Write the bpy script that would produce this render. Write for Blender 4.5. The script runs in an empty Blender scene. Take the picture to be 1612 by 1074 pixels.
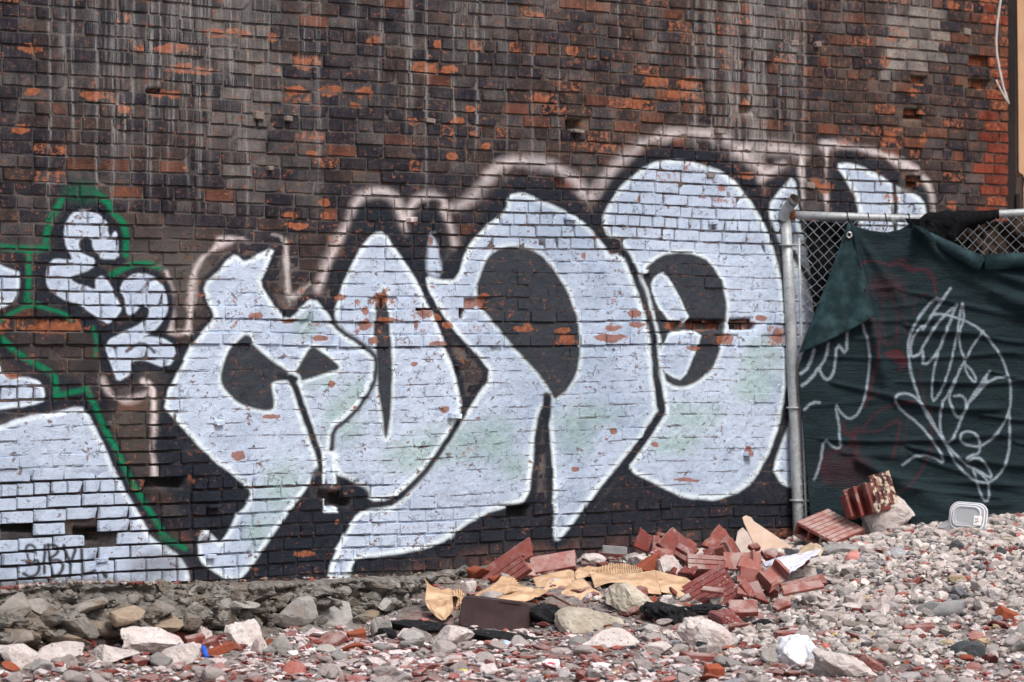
import bpy, bmesh, math, random
import numpy as np
from mathutils import Vector, Matrix, Euler

random.seed(7)
RNG = np.random.default_rng(11)
SC = bpy.context.scene
COL = SC.collection
R = math.radians

# ------------------------------------------------------------------ camera
F = 6078.0            # focal length in photograph pixels (a 135 mm lens on a 36 mm frame)
CAM_H = 1.60          # eye height above the open lot
HOR = 545.0           # row of the horizon in the photograph
cam_data = bpy.data.cameras.new('camera')
cam = bpy.data.objects.new('camera', cam_data)
COL.objects.link(cam)
cam.location = (0, 0, CAM_H)
cam.rotation_euler = (R(90), 0, 0)
cam_data.sensor_width = 36.0
cam_data.lens = 36.0 * F / 1612.0
cam_data.shift_y = (HOR - 537.0) / 1612.0
cam_data.clip_start = 0.1
cam_data.clip_end = 2000
cam_data.dof.use_dof = True
cam_data.dof.focus_distance = 20.6
cam_data.dof.aperture_fstop = 2.9
SC.camera = cam

# ------------------------------------------------------------------ sky and sun
SUN_EL, SUN_AZ = 52.0, 150.0
world = bpy.data.worlds.new('World')
SC.world = world
world.use_nodes = True
wn = world.node_tree
bg = wn.nodes['Background']
sky = wn.nodes.new('ShaderNodeTexSky')
sky.sky_type = 'NISHITA'
sky.sun_disc = False
sky.sun_elevation = R(SUN_EL)
sky.sun_rotation = R(SUN_AZ)
sky.air_density = 1.0
sky.dust_density = 5.0
sky.ozone_density = 0.6
wn.links.new(sky.outputs['Color'], bg.inputs['Color'])
bg.inputs['Strength'].default_value = 0.115
sun_d = bpy.data.lights.new('sun', 'SUN')
sun = bpy.data.objects.new('sun', sun_d)
COL.objects.link(sun)
sun_d.energy = 2.1
sun_d.angle = R(15)
sun_d.color = (1.0, 0.99, 0.975)
_sv = Vector((math.sin(R(SUN_AZ)) * math.cos(R(SUN_EL)), math.cos(R(SUN_AZ)) * math.cos(R(SUN_EL)), math.sin(R(SUN_EL))))
sun.rotation_euler = _sv.to_track_quat('Z', 'Y').to_euler()
sun.location = (8, -10, 20)
SC.view_settings.view_transform = 'Standard'
SC.view_settings.look = 'None'
SC.view_settings.exposure = 0.40
SC.view_settings.gamma = 1.0
SC.view_settings.use_curve_mapping = False

# ------------------------------------------------------------------ the wall's own frame
PHI = R(44)
CW, SW = math.cos(PHI), math.sin(PHI)
PPM0 = 319.0                          # photograph pixels per metre at the wall's left edge of the frame
Z0 = F / PPM0
X0 = -806.0 * Z0 / F
TB = 1.25                             # wall foot below the eye
def s_of_px(px):
    u = (np.asarray(px, float) - 806.0) / F
    return (u * Z0 - X0) / (CW - u * SW)
def px_of_s(s):
    return 806.0 + F * (X0 + s * CW) / (Z0 + s * SW)
def zwall(s):
    return Z0 + s * SW
def t_of(py, s):
    return (HOR - np.asarray(py, float)) * zwall(s) / F
def wall_pt(px, py, out=0.0):
    s = float(s_of_px(px)); t = float(t_of(py, s))
    return Vector((X0 + s * CW + out * SW, Z0 + s * SW - out * CW, CAM_H + t))
def at(px, py, z):
    """the point seen at (px, py) that stands z metres down the lot"""
    return Vector(((px - 806.0) * z / F, z, CAM_H + (HOR - py) * z / F))

# ------------------------------------------------------------------ general helpers
def tag(o, label=None, cat=None, group=None, kind=None):
    if label: o['label'] = label
    if cat: o['category'] = cat
    if group: o['group'] = group
    if kind: o['kind'] = kind
    return o
def empty(name, loc=(0, 0, 0), rot=(0, 0, 0), label=None, cat=None, group=None):
    o = bpy.data.objects.new(name, None)
    o.empty_display_size = 0.1
    COL.objects.link(o); o.location = loc; o.rotation_euler = rot
    return tag(o, label, cat, group)
def link(name, me, mat=None, parent=None, loc=(0, 0, 0), rot=(0, 0, 0)):
    o = bpy.data.objects.new(name, me)
    COL.objects.link(o)
    o.location = loc; o.rotation_euler = rot
    if mat is not None and not me.materials: me.materials.append(mat)
    if parent is not None: o.parent = parent
    return o
def mesh_np(name, V, Fa, smooth=False, attrs=None):
    """V (n,3); Fa (m,k) with k = 3 or 4, or a list of tuples"""
    me = bpy.data.meshes.new(name)
    V = np.asarray(V, np.float32)
    if isinstance(Fa, np.ndarray):
        m, k = Fa.shape
        me.vertices.add(len(V)); me.vertices.foreach_set('co', V.ravel())
        me.loops.add(m * k); me.loops.foreach_set('vertex_index', Fa.astype(np.int32).ravel())
        me.polygons.add(m)
        me.polygons.foreach_set('loop_start', np.arange(0, m * k, k, dtype=np.int32))
        me.polygons.foreach_set('loop_total', np.full(m, k, np.int32))
        me.update(calc_edges=True)
    else:
        me.from_pydata([tuple(map(float, v)) for v in V], [], [tuple(f) for f in Fa])
        me.update()
    me.polygons.foreach_set('use_smooth', np.full(len(me.polygons), bool(smooth)))
    for an, (ty, data) in (attrs or {}).items():
        a = me.attributes.new(an, ty, 'POINT')
        data = np.asarray(data, np.float32).ravel()
        a.data.foreach_set({'FLOAT_COLOR': 'color', 'FLOAT_VECTOR': 'vector', 'FLOAT': 'value'}[ty], data)
    return me
class MB:
    """collects shapes and links them as one mesh object"""
    def __init__(self): self.v = []; self.f = []
    def add(self, V, Fs, M=None):
        o = len(self.v)
        for p in V:
            p = Vector(p)
            self.v.append(M @ p if M is not None else p)
        self.f += [tuple(i + o for i in f) for f in Fs]
    def box(self, lo, hi, M=None):
        x0, y0, z0 = lo; x1, y1, z1 = hi
        self.add([(x0, y0, z0), (x1, y0, z0), (x1, y1, z0), (x0, y1, z0), (x0, y0, z1), (x1, y0, z1), (x1, y1, z1), (x0, y1, z1)],
                 [(0, 3, 2, 1), (4, 5, 6, 7), (0, 1, 5, 4), (1, 2, 6, 5), (2, 3, 7, 6), (3, 0, 4, 7)], M)
    def tube(self, pts, r, n=8, cap=True):
        pts = [Vector(p) for p in pts]; rings = []
        rr = r if isinstance(r, (list, tuple)) else [r] * len(pts)
        up = Vector((0.123, 0.351, 0.9)).normalized()
        for i, p in enumerate(pts):
            d = (pts[min(i + 1, len(pts) - 1)] - pts[max(i - 1, 0)]).normalized()
            a = d.cross(up)
            if a.length < 1e-3: a = d.cross(Vector((1, 0, 0)))
            a.normalize(); b = d.cross(a)
            rings.append([p + (a * math.cos(2 * math.pi * k / n) + b * math.sin(2 * math.pi * k / n)) * rr[i] for k in range(n)])
        o = len(self.v)
        for rg in rings: self.v += rg
        for i in range(len(pts) - 1):
            for k in range(n):
                k2 = (k + 1) % n
                self.f.append((o + i * n + k, o + i * n + k2, o + (i + 1) * n + k2, o + (i + 1) * n + k))
        if cap:
            self.f.append(tuple(o + k for k in range(n))[::-1]); self.f.append(tuple(o + (len(pts) - 1) * n + k for k in range(n)))
    def prism(self, prof, y0, y1, M=None):
        """an (x, z) profile pushed along y"""
        n = len(prof)
        self.add([(x, y0, z) for x, z in prof] + [(x, y1, z) for x, z in prof],
                 [tuple(range(n)), tuple(range(2 * n - 1, n - 1, -1))] + [(i, i + n, (i + 1) % n + n, (i + 1) % n) for i in range(n)], M)
    def build(self, name, mat, parent=None, smooth=False, bevel=0.0, loc=(0, 0, 0), rot=(0, 0, 0)):
        me = bpy.data.meshes.new(name)
        me.from_pydata([tuple(v) for v in self.v], [], self.f); me.update()
        bm = bmesh.new(); bm.from_mesh(me)
        bmesh.ops.recalc_face_normals(bm, faces=bm.faces)
        if bevel > 0:
            bmesh.ops.bevel(bm, geom=[e for e in bm.edges if e.calc_face_angle(0) > 0.6], offset=bevel, segments=1, affect='EDGES', clamp_overlap=True)
        bm.to_mesh(me); bm.free()
        me.polygons.foreach_set('use_smooth', np.full(len(me.polygons), bool(smooth)))
        return link(name, me, mat, parent, loc, rot)

def vnoise(h, w, cells, rng, octaves=4):
    """smooth value noise in 0..1 on an h x w grid"""
    out = np.zeros((h, w)); amp = 1.0; tot = 0
    for o in range(octaves):
        ch = max(2, int(cells * h / max(h, w) * 2 ** o)) + 3; cw = max(2, int(cells * w / max(h, w) * 2 ** o)) + 3
        g = rng.random((ch, cw))
        y = np.linspace(0, ch - 2.001, h); x = np.linspace(0, cw - 2.001, w)
        yi = y.astype(int); xi = x.astype(int); fy = (y - yi)[:, None]; fx = (x - xi)[None, :]
        fy = fy * fy * (3 - 2 * fy); fx = fx * fx * (3 - 2 * fx)
        a = g[yi][:, xi]; b = g[yi][:, xi + 1]; c = g[yi + 1][:, xi]; d = g[yi + 1][:, xi + 1]
        out += amp * ((a * (1 - fx) + b * fx) * (1 - fy) + (c * (1 - fx) + d * fx) * fy)
        tot += amp; amp *= 0.55
    return out / tot
_perm = np.random.default_rng(5).random(4096)
def hnoise(x, y, seed=0):
    """value noise at scattered points, 0..1"""
    x = np.asarray(x, float) + seed * 17.3; y = np.asarray(y, float) + seed * 9.7
    xi = np.floor(x).astype(int); yi = np.floor(y).astype(int); fx = x - xi; fy = y - yi
    fx = fx * fx * (3 - 2 * fx); fy = fy * fy * (3 - 2 * fy)
    h = lambda a, b: _perm[(a * 73 + b * 179 + seed * 31) % 4096]
    return (h(xi, yi) * (1 - fx) + h(xi + 1, yi) * fx) * (1 - fy) + (h(xi, yi + 1) * (1 - fx) + h(xi + 1, yi + 1) * fx) * fy
def fnoise(x, y, seed=0, octv=3):
    o = 0; a = 1; t = 0
    for k in range(octv):
        o = o + a * hnoise(np.asarray(x) * 2 ** k, np.asarray(y) * 2 ** k, seed + k); t += a; a *= 0.5
    return o / t
def sstep(a, b, x):
    q = np.clip((x - a) / (b - a), 0, 1); return q * q * (3 - 2 * q)
# ------------------------------------------------------------------ sprayed paint: flat print, worked out as two small pictures in the wall's own metres
def chaikin(p, n=2, w=0.22, closed=True):
    p = np.asarray(p, float)
    for _ in range(n):
        q = np.roll(p, -1, 0) if closed else p[1:]
        a = p if closed else p[:-1]
        r = np.empty((len(a) * 2, 2)); r[0::2] = a * (1 - w) + q * w; r[1::2] = a * w + q * (1 - w)
        if not closed: r = np.vstack([p[:1], r, p[-1:]])
        p = r
    return p
def sd_poly(x, y, P):
    d = np.full(x.shape, 1e12); sgn = np.ones(x.shape)
    n = len(P); j = n - 1
    for i in range(n):
        ex, ey = P[j] - P[i]; wx = x - P[i][0]; wy = y - P[i][1]
        L = ex * ex + ey * ey
        if L < 1e-9: j = i; continue
        k = np.clip((wx * ex + wy * ey) / L, 0, 1)
        d = np.minimum(d, (wx - ex * k) ** 2 + (wy - ey * k) ** 2)
        c1 = y >= P[i][1]; c2 = y < P[j][1]; c3 = ex * wy > ey * wx
        fl = (c1 & c2 & c3) | (~c1 & ~c2 & ~c3)
        sgn = np.where(fl, -sgn, sgn); j = i
    return sgn * np.sqrt(d)
def sd_line(x, y, P):
    d = np.full(x.shape, 1e12)
    for i in range(len(P) - 1):
        ex, ey = P[i + 1] - P[i]; wx = x - P[i][0]; wy = y - P[i][1]
        L = max(ex * ex + ey * ey, 1e-9)
        k = np.clip((wx * ex + wy * ey) / L, 0, 1)
        d = np.minimum(d, (wx - ex * k) ** 2 + (wy - ey * k) ** 2)
    return np.sqrt(d)
class Canvas:
    def __init__(self, PX, PY, warp=1.5, rng=None):
        self.h, self.w = PX.shape
        rng = rng or np.random.default_rng(3)
        self.PX = PX + (vnoise(self.h, self.w, 60, rng) - .5) * warp * 4
        self.PY = PY + (vnoise(self.h, self.w, 60, rng) - .5) * warp * 4
        self.rgb = np.zeros((self.h, self.w, 3)); self.a = np.zeros((self.h, self.w))
    def win(self, P, m):
        lo = P.min(0) - m; hi = P.max(0) + m
        c = np.where((self.PX.max(0) >= lo[0]) & (self.PX.min(0) <= hi[0]))[0]
        r = np.where((self.PY.max(1) >= lo[1]) & (self.PY.min(1) <= hi[1]))[0]
        if not len(c) or not len(r): return None
        return slice(r[0], r[-1] + 1), slice(c[0], c[-1] + 1)
    def over(self, sl, col, al):
        al = np.clip(al, 0, 1); a0 = self.a[sl]; an = a0 + al - a0 * al
        self.rgb[sl] = (self.rgb[sl] * (a0 * (1 - al))[..., None] + np.asarray(col)[None, None, :] * al[..., None]) / np.maximum(an, 1e-6)[..., None]
        self.a[sl] = an
    def poly(self, pts, col, alpha=1.0, soft=3.0, grow=0.0, ch=2):
        P = chaikin(pts, ch) if ch else np.asarray(pts, float)
        sl = self.win(P, abs(grow) + soft + 8)
        if sl is None: return
        d = sd_poly(self.PX[sl], self.PY[sl], P) - grow
        self.over(sl, col, alpha * (1 - sstep(-soft, soft, d)))
    def rim(self, pts, col, w=5.0, off=-2.0, alpha=1.0, soft=3.0, ch=2):
        P = chaikin(pts, ch)
        sl = self.win(P, w + soft + 10)
        if sl is None: return
        d = np.abs(sd_poly(self.PX[sl], self.PY[sl], P) - off) - w / 2
        self.over(sl, col, alpha * (1 - sstep(-soft, soft, d)))
    def line(self, pts, width, col, alpha=1.0, soft=2.5, ch=1, brk=None):
        P = chaikin(pts, ch, 0.25, False) if ch else np.asarray(pts, float)
        sl = self.win(P, width + soft + 8)
        if sl is None: return
        d = sd_line(self.PX[sl], self.PY[sl], P) - width / 2
        if brk is not None: d = d + (brk[sl] - .5) * 16; alpha = alpha * np.clip(.15 + 1.6 * brk[sl], 0, 1)
        self.over(sl, col, alpha * (1 - sstep(-soft, soft, d)))
    def blob(self, cx, cy, rx, ry, col, alpha):
        P = np.array([(cx - rx, cy - ry), (cx + rx, cy + ry)])
        sl = self.win(P, 8)
        if sl is None: return
        d = np.hypot((self.PX[sl] - cx) / rx, (self.PY[sl] - cy) / ry)
        self.over(sl, col, alpha * (1 - sstep(0.25, 1.0, d)))
    def image(self, name):
        im = bpy.data.images.new(name, self.w, self.h, alpha=True, float_buffer=True)
        im.colorspace_settings.name = 'Non-Color'
        im.alpha_mode = 'CHANNEL_PACKED'
        im.pixels.foreach_set(np.concatenate([self.rgb, self.a[..., None]], 2).astype(np.float32).ravel())
        im.update(); return im

S_LO, S_HI, T_LO, T_HI = -0.35, 8.05, -1.35, 2.55
TEX = 0.005
_w = int((S_HI - S_LO) / TEX); _h = int((T_HI - T_LO) / TEX)
_s = S_LO + (np.arange(_w) + .5) * TEX; _t = T_LO + (np.arange(_h) + .5) * TEX
_PX = np.repeat(px_of_s(_s)[None, :], _h, 0)
_PY = HOR - _t[:, None] * F / zwall(_s)[None, :]
cv = Canvas(_PX, _PY, 1.2)
BLK = (0.0130, 0.0180, 0.0290); SIL = (0.565, 0.665, 0.82); WHT = (0.84, 0.95, 1.0); PNK = (0.80, 0.71, 0.70)
GRN = (0.0, 0.19, 0.085); MINT = (0.42, 0.56, 0.575)

# buffed grey haze left of the letters
cv.blob(270, 430, 130, 110, (0.12, 0.105, 0.095), 0.75)
cv.blob(230, 680, 80, 110, (0.10, 0.085, 0.07), 0.6)
cv.blob(80, 560, 120, 90, (0.06, 0.05, 0.045), 0.6)
# soft pale halo
HALO_N = vnoise(_h, _w, 55, np.random.default_rng(64), 3)
for p, w, a in [
    ([(243, 755), (242, 700), (243, 640), (240, 605), (225, 600)], 9, .75),
    ([(162, 600), (175, 625), (200, 632), (240, 615)], 12, .5),
    ([(267, 523), (273, 495), (272, 458), (262, 430)], 9, .55),
    ([(265, 524), (297, 524)], 9, .6),
    ([(297, 523), (302, 458), (305, 425), (334, 390), (385, 372)], 11, .65),
    ([(345, 378), (380, 372), (392, 380)], 14, .6), ([(428, 368), (450, 374), (452, 420), (452, 470), (470, 464), (488, 448)], 10, .6),
    ([(500, 455), (520, 410), (545, 355), (566, 303), (622, 301), (634, 352), (640, 360)], 20, .6),
    ([(640, 345), (655, 310), (698, 305), (706, 350), (714, 385)], 18, .6),
    ([(700, 330), (738, 320), (768, 282)], 24, .45),
    ([(768, 275), (800, 253), (860, 255), (905, 280), (928, 318), (945, 290), (972, 258), (1015, 222), (1075, 205), (1140, 214), (1180, 250), (1205, 275)], 24, .6),
    ([(1165, 235), (1235, 232), (1262, 240)], 26, .6), ([(1195, 285), (1232, 258)], 16, .5),
    ([(1262, 240), (1263, 345)], 10, .8), ([(1300, 224), (1302, 345)], 9, .85),
    ([(1298, 227), (1360, 233), (1412, 252), (1464, 283), (1467, 345)], 14, .75), ([(1395, 245), (1440, 270)], 18, .5)]:
    cv.line(p, w * .42, PNK, a * 1.9, soft=w * .55, ch=2, brk=HALO_N)
cv.line([(455, 480), (450, 380)], 3, (0.5, 0.48, 0.45), .6, 3)

# the small two-piece tag at the upper left
E_ = [(128, 330), (112, 336), (101, 353), (100, 369), (104, 390), (115, 408), (110, 411), (86, 407), (76, 414), (73, 429), (72, 448), (84, 461), (112, 477), (121, 478),
      (134, 489), (158, 504), (171, 511), (188, 493), (190, 485), (181, 465), (169, 442), (162, 435), (150, 442), (151, 459), (134, 449), (114, 442), (112, 433),
      (147, 425), (149, 408), (134, 403), (128, 399), (123, 388), (125, 377), (136, 373), (145, 377), (147, 392), (156, 401), (158, 408), (188, 408), (187, 384),
      (184, 365), (179, 365), (175, 376), (170, 368), (169, 353), (158, 340), (145, 332)]
T_ = [(188, 455), (192, 444), (205, 433), (223, 429), (242, 435), (257, 449), (263, 466), (264, 487), (257, 506), (240, 523), (222, 533), (235, 530), (257, 532),
      (281, 550), (264, 581), (227, 567), (207, 569), (207, 588), (186, 601), (179, 584), (171, 565), (164, 547), (168, 536), (192, 524), (215, 514), (230, 503),
      (233, 488), (228, 478), (219, 480), (212, 490), (203, 497), (197, 493), (197, 474)]
LB = [(-120, 414), (31, 417), (31, 468), (24, 475), (0, 487), (-120, 520)]
LC = [(-120, 560), (0, 573), (9, 594), (45, 595), (62, 599), (70, 616), (69, 636), (0, 646), (-120, 660)]
BIG = [(-150, 700), (0, 670), (37, 656), (93, 647), (128, 639), (138, 650), (160, 693), (186, 750), (222, 814), (240, 848), (280, 872), (297, 904), (297, 932), (-150, 932)]
cv.line([(38, 400), (38, 470), (20, 490), (-40, 520)], 20, BLK, .9, 5)
cv.poly([(50, 398), (80, 398), (72, 450), (112, 488), (175, 530), (150, 525), (100, 505), (58, 478)], BLK, .9, 5)
cv.line([(-20, 540), (30, 565), (80, 597), (130, 618)], 30, BLK, .85, 8)
cv.line([(-60, 660), (40, 640), (105, 628), (137, 630), (150, 655), (174, 700), (199, 750), (236, 815), (258, 850), (292, 870), (307, 905), (309, 925)], 24, BLK, .95, 5)
cv.poly(E_, BLK, .97, 6, 15); cv.poly(T_, BLK, .97, 6, 12)
cv.poly([(95, 480), (140, 510), (165, 525), (160, 545), (150, 530), (110, 500)], BLK, .9, 5)
for p, w in [([(-30, 388), (45, 393), (76, 390)], 11), ([(45, 393), (45, 470), (42, 474), (62, 481)], 8), ([(0, 508), (18, 493), (44, 482), (66, 483), (95, 491), (113, 504)], 6),
             ([(72, 378), (73, 360), (82, 338), (98, 312)], 10), ([(152, 305), (168, 316)], 12), ([(172, 322), (178, 335), (195, 350), (198, 362), (200, 385), (198, 402)], 9), ([(176, 432), (200, 419), (226, 412), (250, 421)], 9),
             ([(145, 515), (150, 545), (148, 563)], 5), ([(-10, 525), (8, 540), (35, 562), (70, 580), (86, 592), (88, 606), (88, 625)], 9), ([(88, 622), (115, 618), (138, 611)], 8),
             ([(140, 618), (155, 655), (170, 685), (186, 712), (200, 745), (215, 772), (236, 805), (250, 828), (262, 850), (290, 862)], 9)]:
    cv.line(p, w, GRN, .93, 3.5)
cv.blob(130, 303, 45, 26, (0.01, 0.10, 0.06), .85)
cv.blob(262, 852, 30, 16, (0.01, 0.08, 0.05), .7)
for P in (E_, T_): cv.poly(P, SIL, 1, 2.5, ch=1); cv.rim(P, WHT, 2, -2, .5, 2, ch=1)
cv.line([(200, 553), (212, 544), (223, 541), (233, 545), (243, 555)], 5, BLK, .9, 2); cv.line([(201, 515), (203, 530)], 3, BLK, .6, 2)
cv.line([(128, 330), (129, 344), (146, 342)], 2, BLK, .8, 1)
for P in (LB, LC): cv.poly(P, SIL, 1, 2.5, ch=1); cv.rim(P, WHT, 4, -3, .8, 2, ch=1)
cv.poly(BIG, tuple(c * .93 for c in SIL), 1, 2.5, ch=1); cv.rim(BIG, WHT, 6, -5, .85, 3, ch=1)

# dark grounds behind the five big letters
for p, a in [
    ([(255, 640), (238, 700), (246, 735), (262, 765), (282, 800), (300, 850), (330, 880), (360, 850), (402, 770), (372, 752), (320, 705), (275, 655)], .97),
    ([(510, 730), (482, 785), (440, 842), (395, 895), (372, 925), (522, 925), (530, 880), (548, 838), (568, 812), (592, 790), (578, 765), (545, 750)], .97),
    ([(500, 470), (515, 430), (535, 395), (552, 350), (575, 318), (614, 318), (632, 360), (640, 375), (655, 338), (675, 326), (692, 330), (700, 372), (708, 415), (690, 445), (640, 420), (560, 420)], .95),
    ([(690, 440), (705, 405), (745, 360), (775, 310), (800, 282), (840, 278), (885, 296), (934, 330), (960, 400), (900, 360), (820, 310), (790, 345), (740, 400), (722, 440)], .95),
    ([(930, 345), (952, 296), (990, 255), (1025, 236), (1075, 227), (1130, 236), (1180, 270), (1208, 310), (1228, 340), (1225, 370), (1190, 330), (1150, 280), (1090, 262), (1020, 265), (970, 330), (950, 380)], .97),
    ([(1200, 318), (1228, 285), (1258, 258), (1258, 345), (1290, 470), (1296, 560), (1252, 560), (1240, 430), (1215, 360)], .97),
    ([(1306, 238), (1345, 236), (1400, 258), (1455, 290), (1468, 310), (1468, 420), (1306, 420)], .96),
    ([(530, 885), (640, 870), (715, 845), (790, 802), (840, 780), (870, 790), (885, 850), (940, 790), (992, 732), (1030, 770), (1080, 790), (1170, 785), (1225, 725), (1262, 760), (1275, 800), (1275, 828), (1060, 832), (900, 848), (760, 862), (640, 892), (530, 908)], .9),
    ([(300, 900), (330, 925), (560, 935), (560, 900), (400, 905)], .8)]:
    cv.poly(p, BLK, a, 8)
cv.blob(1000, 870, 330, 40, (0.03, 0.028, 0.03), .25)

L5a = [(1252, 276), (1230, 300), (1209, 327), (1226, 400), (1240, 470), (1248, 560), (1252, 640), (1214, 732), (1234, 765), (1264, 768), (1300, 640), (1300, 520), (1280, 445), (1262, 370), (1254, 330)]
L5b = [(1316, 260), (1336, 257), (1366, 266), (1402, 289), (1442, 306), (1456, 325), (1460, 410), (1352, 410), (1353, 317), (1336, 288)]
L4 = [(949, 347), (956, 327), (975, 300), (996, 277), (1019, 259), (1059, 251), (1099, 257), (1149, 277), (1179, 313), (1203, 352), (1222, 405), (1233, 460), (1238, 540), (1236, 620), (1222, 680), (1200, 735),
      (1170, 772), (1130, 787), (1080, 785), (1040, 765), (1000, 746), (990, 735), (1002, 722), (1047, 655), (1049, 640), (1041, 600), (1036, 560), (1030, 515), (1016, 465), (1003, 430), (990, 398), (975, 374), (958, 374)]
L3 = [(800, 330), (799, 310), (820, 303), (846, 313), (889, 333), (923, 356), (955, 394), (958, 403), (978, 400), (993, 435), (1006, 468), (1019, 518), (1023, 558), (1029, 611), (1034, 641), (1035, 650), (986, 715),
      (930, 785), (882, 848), (874, 852), (872, 800), (869, 715), (866, 671), (862, 640), (850, 640), (845, 655), (837, 715), (832, 787), (786, 800), (740, 820), (712, 842), (693, 857), (640, 869), (563, 878), (550, 890),
      (549, 912), (519, 912), (518, 896), (526, 873), (546, 836), (563, 809), (592, 800), (625, 797), (660, 752), (700, 705), (740, 640), (776, 588), (750, 556), (716, 520), (692, 488), (672, 450), (670, 436), (695, 443), (719, 440), (736, 391), (763, 358)]
L2 = [(576, 378), (590, 367), (606, 366), (623, 395), (650, 435), (666, 468), (690, 515), (700, 551), (716, 591), (725, 635), (722, 655), (690, 705), (660, 745), (630, 775), (610, 788), (583, 788), (580, 773), (550, 755),
      (528, 746), (523, 715), (520, 673), (543, 658), (563, 641), (586, 601), (587, 571), (586, 561), (555, 540), (528, 512), (523, 500), (533, 470), (546, 435), (560, 405)]
L1 = [(343, 428), (363, 408), (372, 402), (386, 415), (403, 404), (432, 388), (420, 420), (408, 446), (427, 478), (448, 508), (470, 488), (493, 470), (512, 492), (523, 515), (555, 540), (585, 561), (587, 575), (584, 601), (563, 639),
      (543, 656), (520, 673), (518, 711), (505, 735), (483, 770), (440, 826), (403, 880), (372, 918), (360, 916), (330, 896), (313, 883), (312, 862), (314, 840), (325, 832), (338, 848), (347, 856), (357, 843), (372, 813), (388, 799), (397, 772),
      (385, 762), (370, 750), (327, 717), (277, 661), (257, 635), (293, 558), (313, 528), (333, 508), (338, 498), (328, 475), (321, 448)]
STRIP = [(509, 712), (525, 712), (531, 806), (511, 806)]
def letter(P, grow, inner=(), rim=6.5):
    cv.poly(P, BLK, .97, 4, grow, ch=1)
    cv.poly(P, SIL, 1, 2.5, ch=1)
    for Q in inner:
        cv.poly(Q, WHT, .95, 3.5, 5, ch=2); cv.poly(Q, BLK, .97, 3, 0, ch=2)
    cv.rim(P, WHT, rim, -2.5, 1, 3.2, ch=1)
letter(L5b, 6); cv.line([(1409, 303), (1409, 410)], 17, WHT, .8, 4); cv.line([(1409, 288), (1409, 410)], 8, BLK, 1, 3)
letter(L5a, 8)
cv.line([(1246, 395), (1272, 450), (1300, 520)], 20, WHT, .9, 3); cv.line([(1250, 398), (1278, 450), (1305, 515)], 10, BLK, .95, 3)
OP = [(1009, 438), (1023, 415), (1046, 400), (1079, 396), (1113, 408), (1133, 435), (1143, 471), (1143, 508), (1134, 555), (1116, 588), (1093, 606), (1066, 611), (1043, 598), (1031, 571), (1024, 520), (1015, 470)]
letter(L4, 14, [OP])
for Q in ([(1022, 452), (1036, 432), (1048, 429), (1070, 470), (1090, 506), (1056, 508), (1036, 480)], [(1054, 520), (1104, 520), (1096, 553), (1077, 599), (1052, 592), (1035, 570), (1037, 560)]):
    cv.poly(Q, SIL, 1, 2.5, ch=1); cv.rim(Q, WHT, 4, -2, .9, 2.5, ch=1)
CNT = [(806, 386), (776, 397), (758, 425), (748, 462), (760, 487), (778, 511), (800, 538), (826, 565), (846, 588), (866, 618), (872, 630), (893, 615), (909, 585), (913, 545), (908, 498), (893, 455), (863, 411), (836, 390)]
letter(L3, 12, [CNT])
cv.line([(858, 660), (860, 625)], 14, BLK, 1, 3)
SLIT = [(603, 447), (594, 475), (590, 500), (590, 545), (594, 605), (600, 660), (607, 697), (613, 660), (618, 605), (616, 545), (612, 490)]
letter(L2, 11, [SLIT])
WDG = [(670, 432), (672, 395), (680, 362), (689, 385), (696, 425), (690, 440)]
cv.poly(WDG, SIL, .9, 5, ch=1)
CC = [(387, 522), (403, 548), (430, 568), (459, 588), (450, 597), (427, 601), (431, 620), (431, 647), (403, 645), (370, 632), (344, 602), (351, 570), (362, 545)]
STAR = [(490, 541), (512, 560), (540, 580), (500, 592), (466, 604), (458, 600), (468, 580)]
letter(L1, 9, [CC, STAR])
cv.line([(462, 597), (470, 628), (485, 675), (501, 715), (505, 738)], 22, WHT, .9, 3); cv.line([(457, 594), (472, 628), (488, 675), (503, 718), (506, 742)], 11, BLK, 1, 3)
cv.line([(440, 592), (465, 597)], 9, BLK, 1, 3)
cv.line([(500, 745), (490, 800)], 18, BLK, .9, 4); cv.line([(540, 762), (572, 778)], 22, BLK, .9, 5)
cv.poly(STRIP, SIL, 1, 2, ch=0); cv.rim(STRIP, WHT, 5, -1, 1, 2.5, ch=0)
cv.poly([(300, 830), (313, 830), (330, 850), (312, 860)], BLK, .5, 5)
for x0, y0 in ((710, 842), (549, 905), (878, 842)): cv.blob(x0, y0, 9, 10, WHT, .9)
for cx, cy, rx, ry in ((445, 770, 60, 70), (410, 840, 40, 50), (540, 660, 50, 60), (500, 590, 50, 40), (560, 620, 30, 40), (700, 700, 90, 50), (775, 690, 60, 60), (640, 720, 60, 40), (810, 735, 40, 30), (920, 655, 90, 35), (1085, 655, 80, 40), (1065, 700, 60, 30), (1200, 565, 50, 60), (1185, 610, 50, 40), (905, 690, 50, 40), (480, 510, 30, 40)):
    sl = cv.win(np.array([(cx - rx, cy - ry), (cx + rx, cy + ry)]), 8)
    d = np.hypot((cv.PX[sl] - cx) / rx, (cv.PY[sl] - cy) / ry)
    lum = sstep(0.3, 0.6, cv.rgb[sl][..., 1]) * (1 - sstep(0.72, 0.85, cv.rgb[sl][..., 1]))
    cv.over(sl, MINT, (1 - sstep(0.2, 1.0, d)) * .85 * lum * (.35 + 1.3 * vnoise(*d.shape, 12, np.random.default_rng(int(cx)))))
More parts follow.
